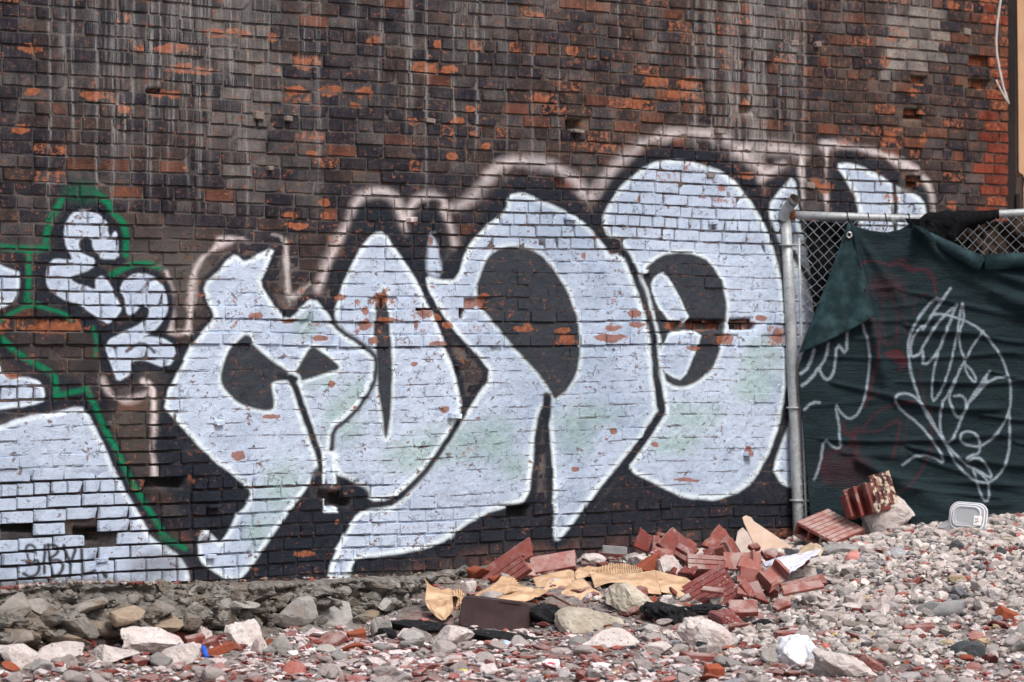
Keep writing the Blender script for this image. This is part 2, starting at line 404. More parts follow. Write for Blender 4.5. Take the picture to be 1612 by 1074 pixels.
# the black handwriting low on the left
for p, w in [([(57, 871), (56, 861), (49, 857), (42, 860), (40, 872), (44, 884), (46, 888)], 4), ([(39, 884), (45, 889), (58, 880), (62, 890), (58, 902), (46, 908), (36, 903)], 5), ([(71, 859), (69, 902)], 5),
             ([(76, 858), (79, 880), (84, 910)], 5), ([(76, 858), (89, 858), (93, 866), (89, 873), (79, 879)], 4.5), ([(80, 882), (95, 882), (100, 891), (95, 903), (85, 909)], 5),
             ([(100, 858), (105, 873), (110, 887), (110, 909)], 5), ([(119, 863), (111, 887)], 5), ([(128, 866), (129, 885), (130, 906), (141, 903), (149, 899)], 5.5), ([(164, 903), (166, 907)], 8)]:
    cv.line(p, w, (0.012, 0.012, 0.016), .93, 1.8)
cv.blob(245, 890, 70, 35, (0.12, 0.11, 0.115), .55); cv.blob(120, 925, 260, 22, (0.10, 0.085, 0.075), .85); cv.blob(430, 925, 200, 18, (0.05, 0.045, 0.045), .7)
# uneven passes of the spray can
_u = vnoise(_h, _w, 7, np.random.default_rng(61)); _u2 = vnoise(_h, _w, 34, np.random.default_rng(62), 3)
_l = sstep(.3, .6, cv.rgb[..., 1])[..., None]
cv.rgb = cv.rgb * (1 - _l * (.11 * (1 - sstep(.3, .6, _u)) + .11 * (1 - sstep(.32, .58, _u2)))[..., None] * np.array([1.15, 1.0, .85]))
IMG_PAINT = cv.image('sprayed_paint')

# second picture: R bare orange brick, G lime streaks, B warmth of the brick
cs = Canvas(_PX, _PY, 2.5, np.random.default_rng(8))
CHIPS = [(612, 506, 16, 5, 0), (690, 540, 11, 4, 0), (960, 531, 26, 6, 0), (1002, 512, 14, 5, 0), (884, 521, 14, 5, 0), (824, 516, 20, 5, 0), (455, 505, 13, 4, 0), (503, 531, 12, 5, 0), (402, 499, 10, 5, 0), (1200, 500, 10, 5, 0), (1092, 546, 14, 4, 0), (535, 470, 9, 5, 0), (760, 466, 9, 5, 0), (585, 535, 8, 5, 0), (1030, 700, 7, 4, 0), (905, 737, 7, 5, 0), (650, 575, 6, 4, 0), (425, 655, 16, 4, 0), (1080, 755, 22, 3, 0), (600, 468, 14, 7, 1), (573, 492, 7, 6, 1), (573, 511, 9, 8, 1), (668, 491, 11, 9, 2), (655, 512, 3, 8, 0), (729, 493, 4, 8, 2), (745, 478, 14, 7, 1), (707, 510, 10, 6, 0), (891, 534, 11, 8, 1), (996, 494, 10, 6, 1), (966, 515, 13, 5, 0), (962, 533, 12, 7, 0),
         (1060, 513, 15, 8, 2), (1110, 512, 27, 8, 2), (1170, 511, 20, 8, 2), (1142, 533, 10, 8, 1), (831, 513, 8, 7, 0), (1225, 530, 9, 10, 1), (92, 518, 44, 8, 1), (0, 520, 8, 7, 1), (22, 592, 14, 6, 1), (301, 757, 5, 10, 0), (375, 718, 11, 9, 1), (1175, 711, 6, 9, 1),
         (480, 872, 18, 5, 0), (530, 771, 4, 6, 0), (533, 823, 3, 5, 0), (480, 101, 12, 8, 1), (466, 143, 15, 8, 1), (523, 143, 18, 8, 0), (575, 146, 13, 7, 0), (672, 108, 20, 7, 1), (706, 110, 14, 7, 0), (250, 148, 16, 7, 2), (275, 152, 10, 7, 0), (50, 145, 14, 7, 0), (145, 148, 18, 7, 1),
         (195, 170, 9, 9, 0), (428, 57, 10, 7, 0), (585, 65, 9, 7, 0), (690, 70, 7, 8, 0), (1545, 97, 18, 8, 2), (1545, 133, 17, 7, 2), (1448, 128, 14, 7, 2), (1440, 180, 14, 7, 2), (1435, 145, 8, 6, 1), (1402, 216, 9, 7, 1), (1176, 170, 9, 8, 2), (850, 157, 12, 7, 1), (1000, 160, 16, 8, 1), (1030, 128, 18, 7, 0), (1085, 130, 18, 7, 1),
         (1065, 148, 18, 7, 0), (905, 196, 9, 6, 2), (720, 190, 9, 7, 0), (740, 173, 8, 6, 0), (650, 192, 10, 7, 0), (563, 168, 10, 5, 0), (490, 243, 8, 6, 0), (710, 248, 10, 7, 0), (765, 232, 6, 7, 0), (509, 320, 9, 8, 0), (457, 340, 11, 6, 0), (510, 342, 8, 7, 0), (465, 355, 18, 5, 0), (900, 80, 8, 7, 0),
         (50, 75, 18, 8, 0), (270, 75, 28, 8, 0), (335, 52, 16, 7, 0), (370, 52, 22, 7, 0), (300, 110, 40, 8, 0), (32, 205, 14, 8, 0), (1500, 8, 10, 7, 0), (1555, 2, 14, 5, 0), (1300, 295, 12, 9, 0), (1285, 285, 9, 8, 0), (1440, 287, 10, 8, 2), (1455, 218, 7, 8, 0), (1500, 323, 8, 7, 0), (1395, 95, 8, 9, 0),
         (1136, 296, 6, 5, 0), (1006, 312, 3, 6, 0), (918, 402, 4, 5, 0), (678, 380, 4, 6, 0), (1175, 275, 14, 6, 0), (560, 640, 3, 3, 0), (522, 606, 8, 5, 0), (965, 680, 6, 5, 0), (700, 645, 8, 5, 0), (690, 500, 6, 6, 0), (1250, 520, 6, 8, 0)]
for cx, cy, rx, ry, k in CHIPS:
    cs.blob(cx, cy, rx * 1.4, ry * 1.4, (1, 0, 0), 1.0)
orange = cs.rgb[..., 0] * cs.a
str_ = np.zeros((_h, _w))
nz = vnoise(_h, _w, 14, np.random.default_rng(21))
colw = (np.random.default_rng(22).random(_w)); colw = np.convolve(colw, np.ones(3) / 3, 'same')
fine = vnoise(_h, _w, 130, np.random.default_rng(27), 2)
for xc, wd, y1, am in ((178, 3, 420, .6), (186, 3, 330, .5), (240, 3, 260, .6), (205, 10, 240, .25), (100, 7, 200, .5), (150, 10, 60, .6), (275, 6, 140, .6), (330, 4, 330, .6), (350, 12, 200, .4), (385, 25, 350, .45), (300, 25, 150, .35), (648, 4, 200, .9), (640, 2, 260, .6), (420, 20, 260, .35),
                       (480, 12, 430, .3), (500, 4, 420, .5), (560, 8, 60, .4), (730, 20, 130, .5), (790, 14, 200, .35), (1030, 12, 120, .6), (1123, 3, 330, .9), (1113, 5, 140, .5), (1150, 8, 240, .7), (1164, 2, 360, .8), (1188, 8, 330, .8), (1235, 22, 30, .8), (1248, 12, 160, 1.0), (1247, 6, 330, .5), (1215, 18, 90, .6),
                       (1400, 12, 200, .45), (1440, 25, 115, .75), (1420, 30, 60, .6), (1465, 10, 110, .4), (1330, 12, 60, .4), (860, 40, 60, .35), (960, 20, 40, .4)):
    am = am * (.62 if wd >= 10 else 1)
    g = np.exp(-((_PX - xc) / wd) ** 2)
    str_ = np.maximum(str_, g * am * (1 - sstep(y1 * .55, y1, _PY)) * (.55 + .9 * nz) * (.75 + .5 * fine))
rd = np.random.default_rng(90)
for k in range(85):
    xc = rd.choice([rd.uniform(120, 440), rd.uniform(430, 900), rd.uniform(1080, 1270), rd.uniform(0, 1500)], p=[.4, .15, .3, .15]); wd = rd.uniform(1.2, 2.6); y1 = rd.uniform(60, 430); y0 = rd.choice([-60, rd.uniform(-40, 200)], p=[.7, .3])
    c0 = np.searchsorted(_PX[0], xc - 9); c1 = np.searchsorted(_PX[0], xc + 9)
    if c1 <= c0: continue
    xx = _PX[:, c0:c1] + 1.2 * np.sin(_PY[:, c0:c1] * .03 + k); yy = _PY[:, c0:c1]
    str_[:, c0:c1] = np.maximum(str_[:, c0:c1], np.exp(-((xx - xc) / wd) ** 2) * rd.uniform(.4, 1.0) * (1 - sstep(y1 * .7, y1, yy)) * sstep(y0, y0 + 12, yy) * (.5 + .9 * fine[:, c0:c1]))
region = sstep(420, 0, _PY) * (0.35 + .65 * sstep(.42, .6, nz)) * (1 - sstep(1300, 1520, _PX) * .5)
warm = np.clip(.12 + .75 * sstep(640, 1000, _PX + 300 * (nz - .5)) * sstep(360, 150, _PY) + .9 * sstep(1500, 1560, _PX) + .25 * sstep(.5, .65, vnoise(_h, _w, 9, np.random.default_rng(31))), 0, 1)
cs.rgb = np.stack([orange, np.clip(str_, 0, 1), warm], 2); cs.a = np.clip(region, 0, 1)
IMG_SURF = cs.image('wall_weathering')
# ------------------------------------------------------------------ materials
class NT:
    def __init__(self, name):
        self.m = bpy.data.materials.new(name); self.m.use_nodes = True
        self.t = self.m.node_tree; self.b = self.t.nodes['Principled BSDF']
        self.b.inputs['Specular IOR Level'].default_value = 0.16
    def n(self, ty, **kw):
        x = self.t.nodes.new(ty)
        for k, v in kw.items(): setattr(x, k, v)
        return x
    def set(self, sock, v):
        if isinstance(v, bpy.types.NodeSocket): self.t.links.new(v, sock)
        elif isinstance(v, (tuple, list)) and len(v) == 3 and sock.type == 'RGBA': sock.default_value = (*v, 1)
        else: sock.default_value = v
    def math(self, op, a, b=0.0, c=None, clamp=False):
        x = self.n('ShaderNodeMath', operation=op, use_clamp=clamp)
        self.set(x.inputs[0], a); self.set(x.inputs[1], b)
        if c is not None: self.set(x.inputs[2], c)
        return x.outputs[0]
    def mix(self, f, a, b, mode='MIX'):
        x = self.n('ShaderNodeMix', data_type='RGBA', blend_type=mode)
        self.set(x.inputs[0], f); self.set(x.inputs[6], a); self.set(x.inputs[7], b)
        return x.outputs[2]
    def noise(self, vec, scale, detail=4, rough=0.55, dist=0.0):
        x = self.n('ShaderNodeTexNoise'); self.set(x.inputs['Scale'], scale); self.set(x.inputs['Detail'], detail)
        self.set(x.inputs['Roughness'], rough); self.set(x.inputs['Distortion'], dist)
        if vec is not None: self.set(x.inputs['Vector'], vec)
        return x.outputs[0]
    def ramp(self, f, a, b, c0=0.0, c1=1.0):
        x = self.n('ShaderNodeMapRange', interpolation_type='SMOOTHSTEP', clamp=True)
        self.set(x.inputs[0], f); self.set(x.inputs[1], a); self.set(x.inputs[2], b); self.set(x.inputs[3], c0); self.set(x.inputs[4], c1)
        return x.outputs[0]
    def vec(self, v, scale=(1, 1, 1), loc=(0, 0, 0)):
        x = self.n('ShaderNodeMapping'); self.set(x.inputs['Vector'], v); x.inputs['Scale'].default_value = scale; x.inputs['Location'].default_value = loc
        return x.outputs[0]
    def attr(self, name, out='Color'):
        x = self.n('ShaderNodeAttribute', attribute_name=name); return x.outputs[out]
    def obj(self): return self.n('ShaderNodeTexCoord').outputs['Object']
    def bump(self, h, strength=0.5, dist=0.01):
        x = self.n('ShaderNodeBump'); x.inputs['Strength'].default_value = strength; x.inputs['Distance'].default_value = dist
        self.set(x.inputs['Height'], h); self.set(self.b.inputs['Normal'], x.outputs[0])
    def out(self, col, rough=0.85):
        self.set(self.b.inputs['Base Color'], col); self.set(self.b.inputs['Roughness'], rough); return self.m

def wall_material():
    N = NT('old_painted_brickwork')
    st = N.attr('st', 'Vector'); col = N.attr('col', 'Color'); chip = N.attr('col', 'Alpha'); cov = N.attr('cov', 'Fac')
    uv = N.vec(st, (1 / (S_HI - S_LO), 1 / (T_HI - T_LO), 1), (-S_LO / (S_HI - S_LO), -T_LO / (T_HI - T_LO), 0))
    ip = N.n('ShaderNodeTexImage', image=IMG_PAINT, extension='CLIP', interpolation='Linear'); N.set(ip.inputs[0], uv)
    iw = N.n('ShaderNodeTexImage', image=IMG_SURF, extension='EXTEND', interpolation='Linear'); N.set(iw.inputs[0], uv)
    sep = N.n('ShaderNodeSeparateColor'); N.set(sep.inputs[0], iw.outputs[0])
    big = N.noise(st, 7, 4); mid = N.noise(st, 32, 5, .6); fin = N.noise(st, 140, 5, .65); fine2 = N.noise(st, 420, 3, .6)
    strk = N.noise(N.vec(st, (120, 5, 1)), 1.0, 4, .6, .15)
    strk2 = N.noise(N.vec(st, (55, 9, 1), (3, 7, 0)), 1.0, 4, .6, .2)
    # bare brick: soot over fired clay, rubbed through in places
    soot = N.mix(N.ramp(fin, .25, .8), N.mix(1.0, col, (.55, .55, .58), 'MULTIPLY'), N.mix(1.0, col, (1.55, 1.5, 1.45), 'MULTIPLY'))
    soot = N.mix(1.0, soot, N.mix(N.math('ADD', N.math('MULTIPLY', N.math('SUBTRACT', N.ramp(strk2, .34, .66), .5), N.math('ADD', .15, N.math('MULTIPLY', iw.outputs[1], .7))), .5), (.62, .63, .67), (1.3, 1.28, 1.27)), 'MULTIPLY')
    soot = N.mix(1.0, soot, N.mix(N.ramp(big, .32, .68), (.56, .58, .65), (1.22, 1.19, 1.16)), 'MULTIPLY')
    soot = N.mix(N.math('MULTIPLY', N.ramp(mid, .50, .72), .42), soot, N.mix(sep.outputs[2], (.070, .064, .064), (.10, .070, .055)))
    soot = N.mix(N.math('MULTIPLY', N.ramp(fin, .58, .70), .35), soot, (.16, .145, .135))
    clay = N.mix(N.ramp(mid, .3, .75), (.22, .072, .036), (.42, .145, .068))
    clay = N.mix(N.ramp(fin, .5, .70), clay, (.17, .075, .048))
    bare = N.math('ADD', chip, N.math('MULTIPLY', sep.outputs[0], 1.3))
    bare = N.math('ADD', bare, N.math('MULTIPLY', N.math('SUBTRACT', mid, .5), 2.1))
    bare = N.math('ADD', bare, N.math('MULTIPLY', N.math('SUBTRACT', fin, .5), 1.7))
    rub = N.math('MULTIPLY', sep.outputs[2], N.ramp(N.math('ADD', mid, N.math('MULTIPLY', N.math('SUBTRACT', strk2, .5), .6)), .50, .70))
    barem = N.math('MULTIPLY', N.ramp(bare, .44, .62), N.math('MULTIPLY', N.ramp(cov, .2, .7), .92))
    base = N.mix(N.math('MULTIPLY', N.math('MULTIPLY', rub, cov), .42), soot, (.21, .068, .032))
    # lime runs and dusty bloom
    lime = N.math('MULTIPLY', sep.outputs[1], N.ramp(strk, .36, .56))
    lime = N.math('ADD', lime, N.math('MULTIPLY', iw.outputs[1], N.math('MULTIPLY', N.ramp(strk, .55, .74), .26)), clamp=True)
    base = N.mix(barem, base, clay)
    base = N.mix(N.math('MULTIPLY', N.ramp(big, .45, .72), N.math('MULTIPLY', iw.outputs[1], .3)), base, (.115, .105, .10))
    base = N.mix(N.math('MULTIPLY', lime, .68), base, (.35, .345, .34))
    # paint and its wear
    wear = N.math('ADD', N.math('MULTIPLY', N.ramp(fin, .62, .74), N.ramp(mid, .42, .62)), N.math('MULTIPLY', N.ramp(mid, .66, .74), .9))
    wear = N.math('ADD', wear, N.math('MULTIPLY', N.ramp(bare, .50, .66), 1.0), clamp=True)
    pa = N.math('MULTIPLY', ip.outputs[1], N.math('SUBTRACT', 1.0, N.math('MULTIPLY', wear, .85)))
    pcov = N.ramp(N.math('ADD', cov, N.math('MULTIPLY', N.math('SUBTRACT', fin, .5), .7)), .25, .6)
    dk0 = N.n('ShaderNodeSeparateColor'); N.set(dk0.inputs[0], ip.outputs[0]); dk0 = N.ramp(dk0.outputs[1], .04, .2, 1, 0)
    pcov = N.math('MAXIMUM', pcov, N.math('MULTIPLY', dk0, N.ramp(fin, .3, .55, .95, .6)))
    pa = N.math('MULTIPLY', pa, pcov)
    pc = N.mix(N.ramp(big, .3, .7), N.mix(1.0, ip.outputs[0], (.90, .90, .91), 'MULTIPLY'), ip.outputs[0])
    pc = N.mix(N.math('MULTIPLY', N.ramp(fine2, .35, .7, 1, 0), .28), pc, N.mix(1.0, pc, (.62, .61, .62), 'MULTIPLY'))
    pc = N.mix(N.math('MULTIPLY', N.ramp(mid, .52, .68), .26), pc, N.mix(1.0, pc, (.62, .58, .57), 'MULTIPLY'))
    vor = N.n('ShaderNodeTexVoronoi', feature='DISTANCE_TO_EDGE'); wv = N.n('ShaderNodeVectorMath', operation='ADD')
    dn = N.n('ShaderNodeTexNoise'); N.set(dn.inputs['Vector'], st); dn.inputs['Scale'].default_value = 16; dn.inputs['Detail'].default_value = 4
    dsc = N.n('ShaderNodeVectorMath', operation='SCALE'); N.set(dsc.inputs[0], dn.outputs['Color']); dsc.inputs['Scale'].default_value = .16
    N.set(wv.inputs[0], st); N.set(wv.inputs[1], dsc.outputs[0]); N.set(vor.inputs['Vector'], N.vec(wv.outputs[0], (1, 1.5, 1))); vor.inputs['Scale'].default_value = 8.5
    crack = N.math('MULTIPLY', N.ramp(vor.outputs['Distance'], .0, .035, 1, 0), N.ramp(N.noise(N.vec(st, (1, 1, 1), (5, 2, 0)), 9, 3), .50, .62))
    spot = N.noise(N.vec(st, (1, 1.5, 1), (9, 4, 0)), 21, 6, .66)
    flake = N.ramp(N.math('ADD', spot, N.math('MULTIPLY', N.math('SUBTRACT', big, .5), .5)), .625, .65)
    red = N.mix(N.ramp(N.noise(st, 26, 2), .42, .6), (.085, .058, .047), (.24, .085, .048))
    dk = N.n('ShaderNodeSeparateColor'); N.set(dk.inputs[0], ip.outputs[0]); dk = N.ramp(dk.outputs[1], .04, .2, 1, 0)
    pa = N.math('MULTIPLY', pa, N.math('SUBTRACT', 1.0, N.math('MULTIPLY', dk, N.ramp(N.math('ADD', mid, N.math('MULTIPLY', N.math('SUBTRACT', fin, .5), .8)), .45, .78, .0, .22))))
    pc = N.mix(N.math('MULTIPLY', dk, N.ramp(N.noise(st, 60, 5, .7), .5, .75, 0, .5)), pc, (.055, .058, .068))
    pc = N.mix(N.math('MULTIPLY', crack, .75), pc, N.mix(1.0, pc, (.16, .13, .125), 'MULTIPLY'))
    pa = N.math('MULTIPLY', pa, N.math('SUBTRACT', 1.0, N.math('MULTIPLY', flake, .8)))
    base = N.mix(N.math('MULTIPLY', flake, .8), base, red)
    cph = N.math('ADD', N.attr('course', 'Fac'), N.math('MULTIPLY', N.math('SUBTRACT', mid, .5), .16))
    fr = N.math('ABSOLUTE', N.math('SUBTRACT', N.math('FRACT', N.math('ADD', cph, .5)), .5))
    jn = N.noise(N.vec(st, (1, 2.2, 1), (2, 8, 0)), 7.5, 4, .6)
    joint = N.math('MULTIPLY', N.ramp(fr, .015, .075, 1, 0), N.ramp(jn, .46, .58))
    jred = N.mix(N.ramp(N.noise(st, 15, 3), .45, .6), (.040, .034, .032), (.13, .062, .042))
    pa = N.math('MULTIPLY', pa, N.math('SUBTRACT', 1.0, N.math('MULTIPLY', joint, .92)))
    base = N.mix(N.math('MULTIPLY', joint, N.math('MULTIPLY', ip.outputs[1], .9)), base, jred)
    fc = N.mix(pa, base, pc)
    N.bump(N.math('ADD', N.math('MULTIPLY', crack, -.5), N.math('ADD', N.math('MULTIPLY', fin, .8), N.math('ADD', N.math('MULTIPLY', mid, 1.3), N.math('MULTIPLY', fine2, .25)))), .75, .009)
    return N.out(fc, N.math('SUBTRACT', .92, N.math('MULTIPLY', pa, .25)))
M_WALL = wall_material()

def stone_material(name, c0, c1, c2, scale=25, bump=.7, rough=.9, dist=.012, speck=None, dust=0):
    N = NT(name); o = N.obj(); rnd = N.n('ShaderNodeObjectInfo').outputs['Random']
    o = N.vec(o, (1, 1, 1)); add = N.n('ShaderNodeVectorMath', operation='ADD'); N.set(add.inputs[0], o)
    cx = N.n('ShaderNodeCombineXYZ'); N.set(cx.inputs[0], N.math('MULTIPLY', rnd, 37.0)); N.set(cx.inputs[1], N.math('MULTIPLY', rnd, 11.0)); N.set(add.inputs[1], cx.outputs[0])
    v = add.outputs[0]
    a = N.noise(v, scale, 6, .65); b = N.noise(v, scale * 5, 4, .65); c = N.noise(v, scale * .35, 3)
    k = N.mix(N.ramp(a, .3, .7), c0, c1); k = N.mix(N.ramp(c, .48, .68), k, c2)
    k = N.mix(N.math('MULTIPLY', N.ramp(b, .55, .7), .45), k, N.mix(1.0, k, (.45, .43, .43), 'MULTIPLY'))
    if speck:
        k = N.mix(N.ramp(N.noise(v, scale * 2.2, 3, .6), .62, .68), k, speck)
    k = N.mix(N.math('MULTIPLY', rnd, .35), k, N.mix(1.0, k, (.62, .6, .6), 'MULTIPLY'))
    if dust:
        nzz = N.n('ShaderNodeSeparateXYZ'); N.set(nzz.inputs[0], N.n('ShaderNodeNewGeometry').outputs['Normal'])
        k = N.mix(N.math('MULTIPLY', N.math('FRACT', N.math('MULTIPLY', rnd, 7.31)), .45), k, N.mix(1.0, k, (1.0, 1.15, 1.12), 'MULTIPLY'))
        k = N.mix(N.math('MULTIPLY', N.ramp(nzz.outputs[2], .35, .95), N.ramp(N.noise(v, 14, 4, .7), .35, .62, .08, .62)), k, (.42, .36, .34))
        k = N.mix(N.ramp(N.noise(v, 11, 5, .72), .64, .68, 0, .8), k, (.44, .40, .37))
    if dust: k = N.mix(N.math('MULTIPLY', N.ramp(N.noise(v, 7, 5, .7), .50, .68), dust), k, (.40, .34, .32))
    N.bump(N.math('ADD', a, N.math('MULTIPLY', b, .5)), bump, dist)
    return N.out(k, rough)
M_CONC = stone_material('pale_concrete_rubble', (.50, .45, .43), (.68, .62, .60), (.54, .44, .42), 22, 1.0, speck=(.25, .22, .21))
M_CONCG = stone_material('grey_concrete_rubble', (.27, .265, .26), (.40, .39, .375), (.32, .29, .26), 22, .8)
M_PINK = stone_material('pink_stone', (.50, .20, .18), (.62, .30, .27), (.55, .33, .3), 20)
M_CREAM = stone_material('cream_stone', (.42, .37, .29), (.56, .52, .44), (.34, .31, .25), 14, .9)
M_TERRA = stone_material('red_terracotta', (.175, .045, .037), (.25, .070, .057), (.22, .08, .07), 18, .6, .72, .008, dust=.5)
M_TERRAL = stone_material('light_red_terracotta', (.26, .083, .068), (.33, .12, .10), (.30, .14, .12), 18, .6, .75, .008, dust=.5)
M_TERRAD = stone_material('dark_red_terracotta', (.15, .033, .028), (.21, .045, .036), (.19, .06, .055), 18, .6, .6, .008, dust=.35)
M_TERRAW = stone_material('lime_scaled_terracotta', (.18, .050, .046), (.25, .075, .068), (.26, .12, .12), 30, .5, .7, .006, speck=(.55, .5, .5))
M_BRICKO = stone_material('orange_brick', (.28, .070, .038), (.36, .10, .055), (.28, .10, .07), 20, .6)
M_BLACK = stone_material('charred_black', (.008, .008, .010), (.034, .036, .040), (.02, .02, .022), 42, 1.0, .6, .02, speck=(.09, .09, .10))
M_SLATE = stone_material('grey_slate', (.20, .205, .21), (.29, .29, .29), (.23, .225, .22), 15, .5)
M_CINDER = stone_material('dark_cinder', (.05, .055, .062), (.10, .105, .115), (.075, .08, .085), 40, .9)
M_FOOT = stone_material('muddy_rubble_footing', (.11, .102, .094), (.30, .285, .265), (.19, .155, .125), 9, 1.0, .95, .03, speck=(.05, .042, .036))
M_FSTONE = stone_material('footing_stone', (.16, .15, .14), (.30, .275, .25), (.24, .19, .14), 12, .9)
M_FSTONEW = stone_material('ochre_footing_stone', (.23, .18, .13), (.36, .29, .22), (.26, .2, .15), 12, .9)
M_WOOD = stone_material('weathered_wood', (.16, .14, .125), (.28, .25, .23), (.2, .16, .13), 30, .6)

def plain(name, c0, c1, scale=20, rough=.6, bump=.2, metal=0.0, dist=.004, spec=.4):
    N = NT(name); o = N.obj(); a = N.noise(o, scale, 5, .6); b = N.noise(o, scale * .2, 3)
    N.b.inputs['Metallic'].default_value = metal; N.b.inputs['Specular IOR Level'].default_value = spec
    N.bump(a, bump, dist)
    return N.out(N.mix(N.ramp(N.math('ADD', a, N.math('SUBTRACT', b, .5)), .3, .7), c0, c1), rough)
M_STEEL = plain('dull_galvanised_steel', (.26, .28, .29), (.40, .42, .43), 60, .5, .15, .25)
M_WIRE = plain('chain_link_wire', (.22, .25, .28), (.34, .37, .40), 60, .45, .1, .4)
M_RUST = plain('rusty_steel', (.10, .035, .02), (.20, .075, .035), 80, .85, .4)
M_CARD = plain('brown_cardboard', (.38, .245, .15), (.60, .42, .275), 13, .8, .3, dist=.004, spec=.12)
M_CARDD = plain('corrugated_cardboard', (.34, .22, .135), (.52, .36, .23), 30, .85, .15, dist=.002, spec=.1)
M_TUB = plain('brown_plastic', (.040, .022, .022), (.062, .036, .036), 14, .45, .12)
M_WHITEP = plain('white_plastic_film', (.72, .74, .78), (.84, .85, .88), 14, .35, .1)
M_CLOTH = plain('white_cloth', (.50, .50, .60), (.66, .66, .75), 20, .9, .25)
M_PAPER = plain('kraft_paper', (.36, .27, .17), (.50, .40, .28), 20, .85, .2)
M_BOARD = plain('tan_fibre_board', (.50, .36, .28), (.58, .44, .35), 16, .8, .2)
M_BOARDG = plain('pale_fibre_board', (.42, .34, .30), (.52, .44, .40), 16, .85, .3)
M_BLKNET = plain('black_cloth', (.004, .004, .005), (.010, .010, .012), 40, .9, .6, dist=.01, spec=.06)
M_BRNCLOTH = plain('dark_brown_cloth', (.016, .011, .009), (.036, .025, .02), 12, .9, .5, dist=.01, spec=.06)
M_DKSTRIP = plain('dark_brown_strip', (.008, .005, .0045), (.016, .010, .009), 12, .8, .3)  # near-black brown: carries the gap's shade as colour, also used on the ledge strip
M_TAN = plain('tan_render', (.50, .30, .18), (.56, .35, .215), 8, .9, .15)
M_CABLE = plain('pale_cable', (.40, .38, .37), (.52, .50, .48), 30, .5, .05)
M_BLUE = plain('blue_plastic', (.01, .08, .45), (.02, .12, .6), 30, .4, .05)
M_BLUEC = plain('pale_blue_plastic', (.35, .5, .75), (.5, .65, .85), 30, .3, .05)
M_YELL = plain('yellow_leaf', (.55, .38, .07), (.65, .5, .12), 60, .8, .2)
M_ORNG = plain('orange_wrapper', (.60, .14, .05), (.72, .26, .12), 40, .4, .2)
M_BLKPL = plain('black_plastic', (.008, .008, .009), (.013, .013, .014), 30, .25, .05)
M_STICK = plain('white_sticker', (.7, .68, .68), (.8, .78, .78), 40, .6, .02)
M_INK = plain('printed_ink', (.10, .09, .10), (.16, .15, .16), 40, .6, .02)
M_EYE = plain('brass_eyelet', (.5, .48, .45), (.6, .58, .55), 40, .35, .02, .8)
M_DISC = plain('frosted_grey_plastic', (.34, .33, .30), (.44, .43, .40), 20, .4, .1)
def clear_plastic(name, tint, tr=.75):
    N = NT(name); o = N.obj()
    N.b.inputs['Transmission Weight'].default_value = tr; N.b.inputs['IOR'].default_value = 1.15
    N.b.inputs['Specular IOR Level'].default_value = .6
    N.bump(N.noise(o, 25, 3), .15, .004)
    return N.out(tint, .18)
M_CLEAR = clear_plastic('clear_plastic', (.80, .83, .88), .70)
# ------------------------------------------------------------------ the brick wall
HC, LB_ = 0.0677, 0.2032
S_END = float(s_of_px(1588))
wall = empty('brick_wall', (X0, Z0, CAM_H - TB), (0, 0, PHI), 'tall soot-blackened old brick wall covered in silver and black graffiti letters', 'brick wall')
tag(wall, kind='thing')
def wave(s, t):
    return 0.006 * np.sin(s * 1.7 + t * .8) + 0.004 * np.sin(s * 4.1 + 1.3 + t * 2.0)
# holes where a brick is missing: (px, py, half width px, half height px)
VOIDS = [(28, 827, 34, 8), (139, 841, 17, 8), (528, 785, 22, 9), (810, 808, 22, 8), (262, 757, 28, 8), (1447, 288, 6, 7), (905, 198, 9, 6)]
SPALL = [(c[0], c[1], c[2], c[3]) for c in CHIPS if c[4] == 1]
HOLLOW = [(c[0], c[1], c[2], c[3]) for c in CHIPS if c[4] == 2]
def inside(px, py, L, gx=0, gy=0):
    for c in L:
        if abs(px - c[0]) < c[2] + gx and abs(py - c[1]) < c[3] + gy: return True
    return False
def flush(px, py, s, t):
    """1 where thick mortar and old render fill the joints level with the bricks"""
    n = fnoise(s * 2.2, t * 2.2, 4)
    a = sstep(545, 560, py) * sstep(775, 735, py) * sstep(235, 330, px) * sstep(1400, 1300, px)
    b = sstep(600, 640, px) * sstep(545, 560, py) * sstep(805, 780, py)
    c = sstep(200, 160, px) * sstep(640, 660, py) * sstep(765, 735, py) * .9
    d = sstep(275, 300, px) * sstep(380, 420, py) * sstep(560, 540, py) * .72
    e = sstep(100, 70, py - 830) * sstep(500, 420, px) * sstep(910, 930, py) * 1.0
    return np.clip(np.maximum.reduce([a, b, c, d * np.ones_like(n), e]) * 1.25 - .42 * n * n * 1.8, 0, 1)
def upper(py):
    return sstep(700, 500, py)

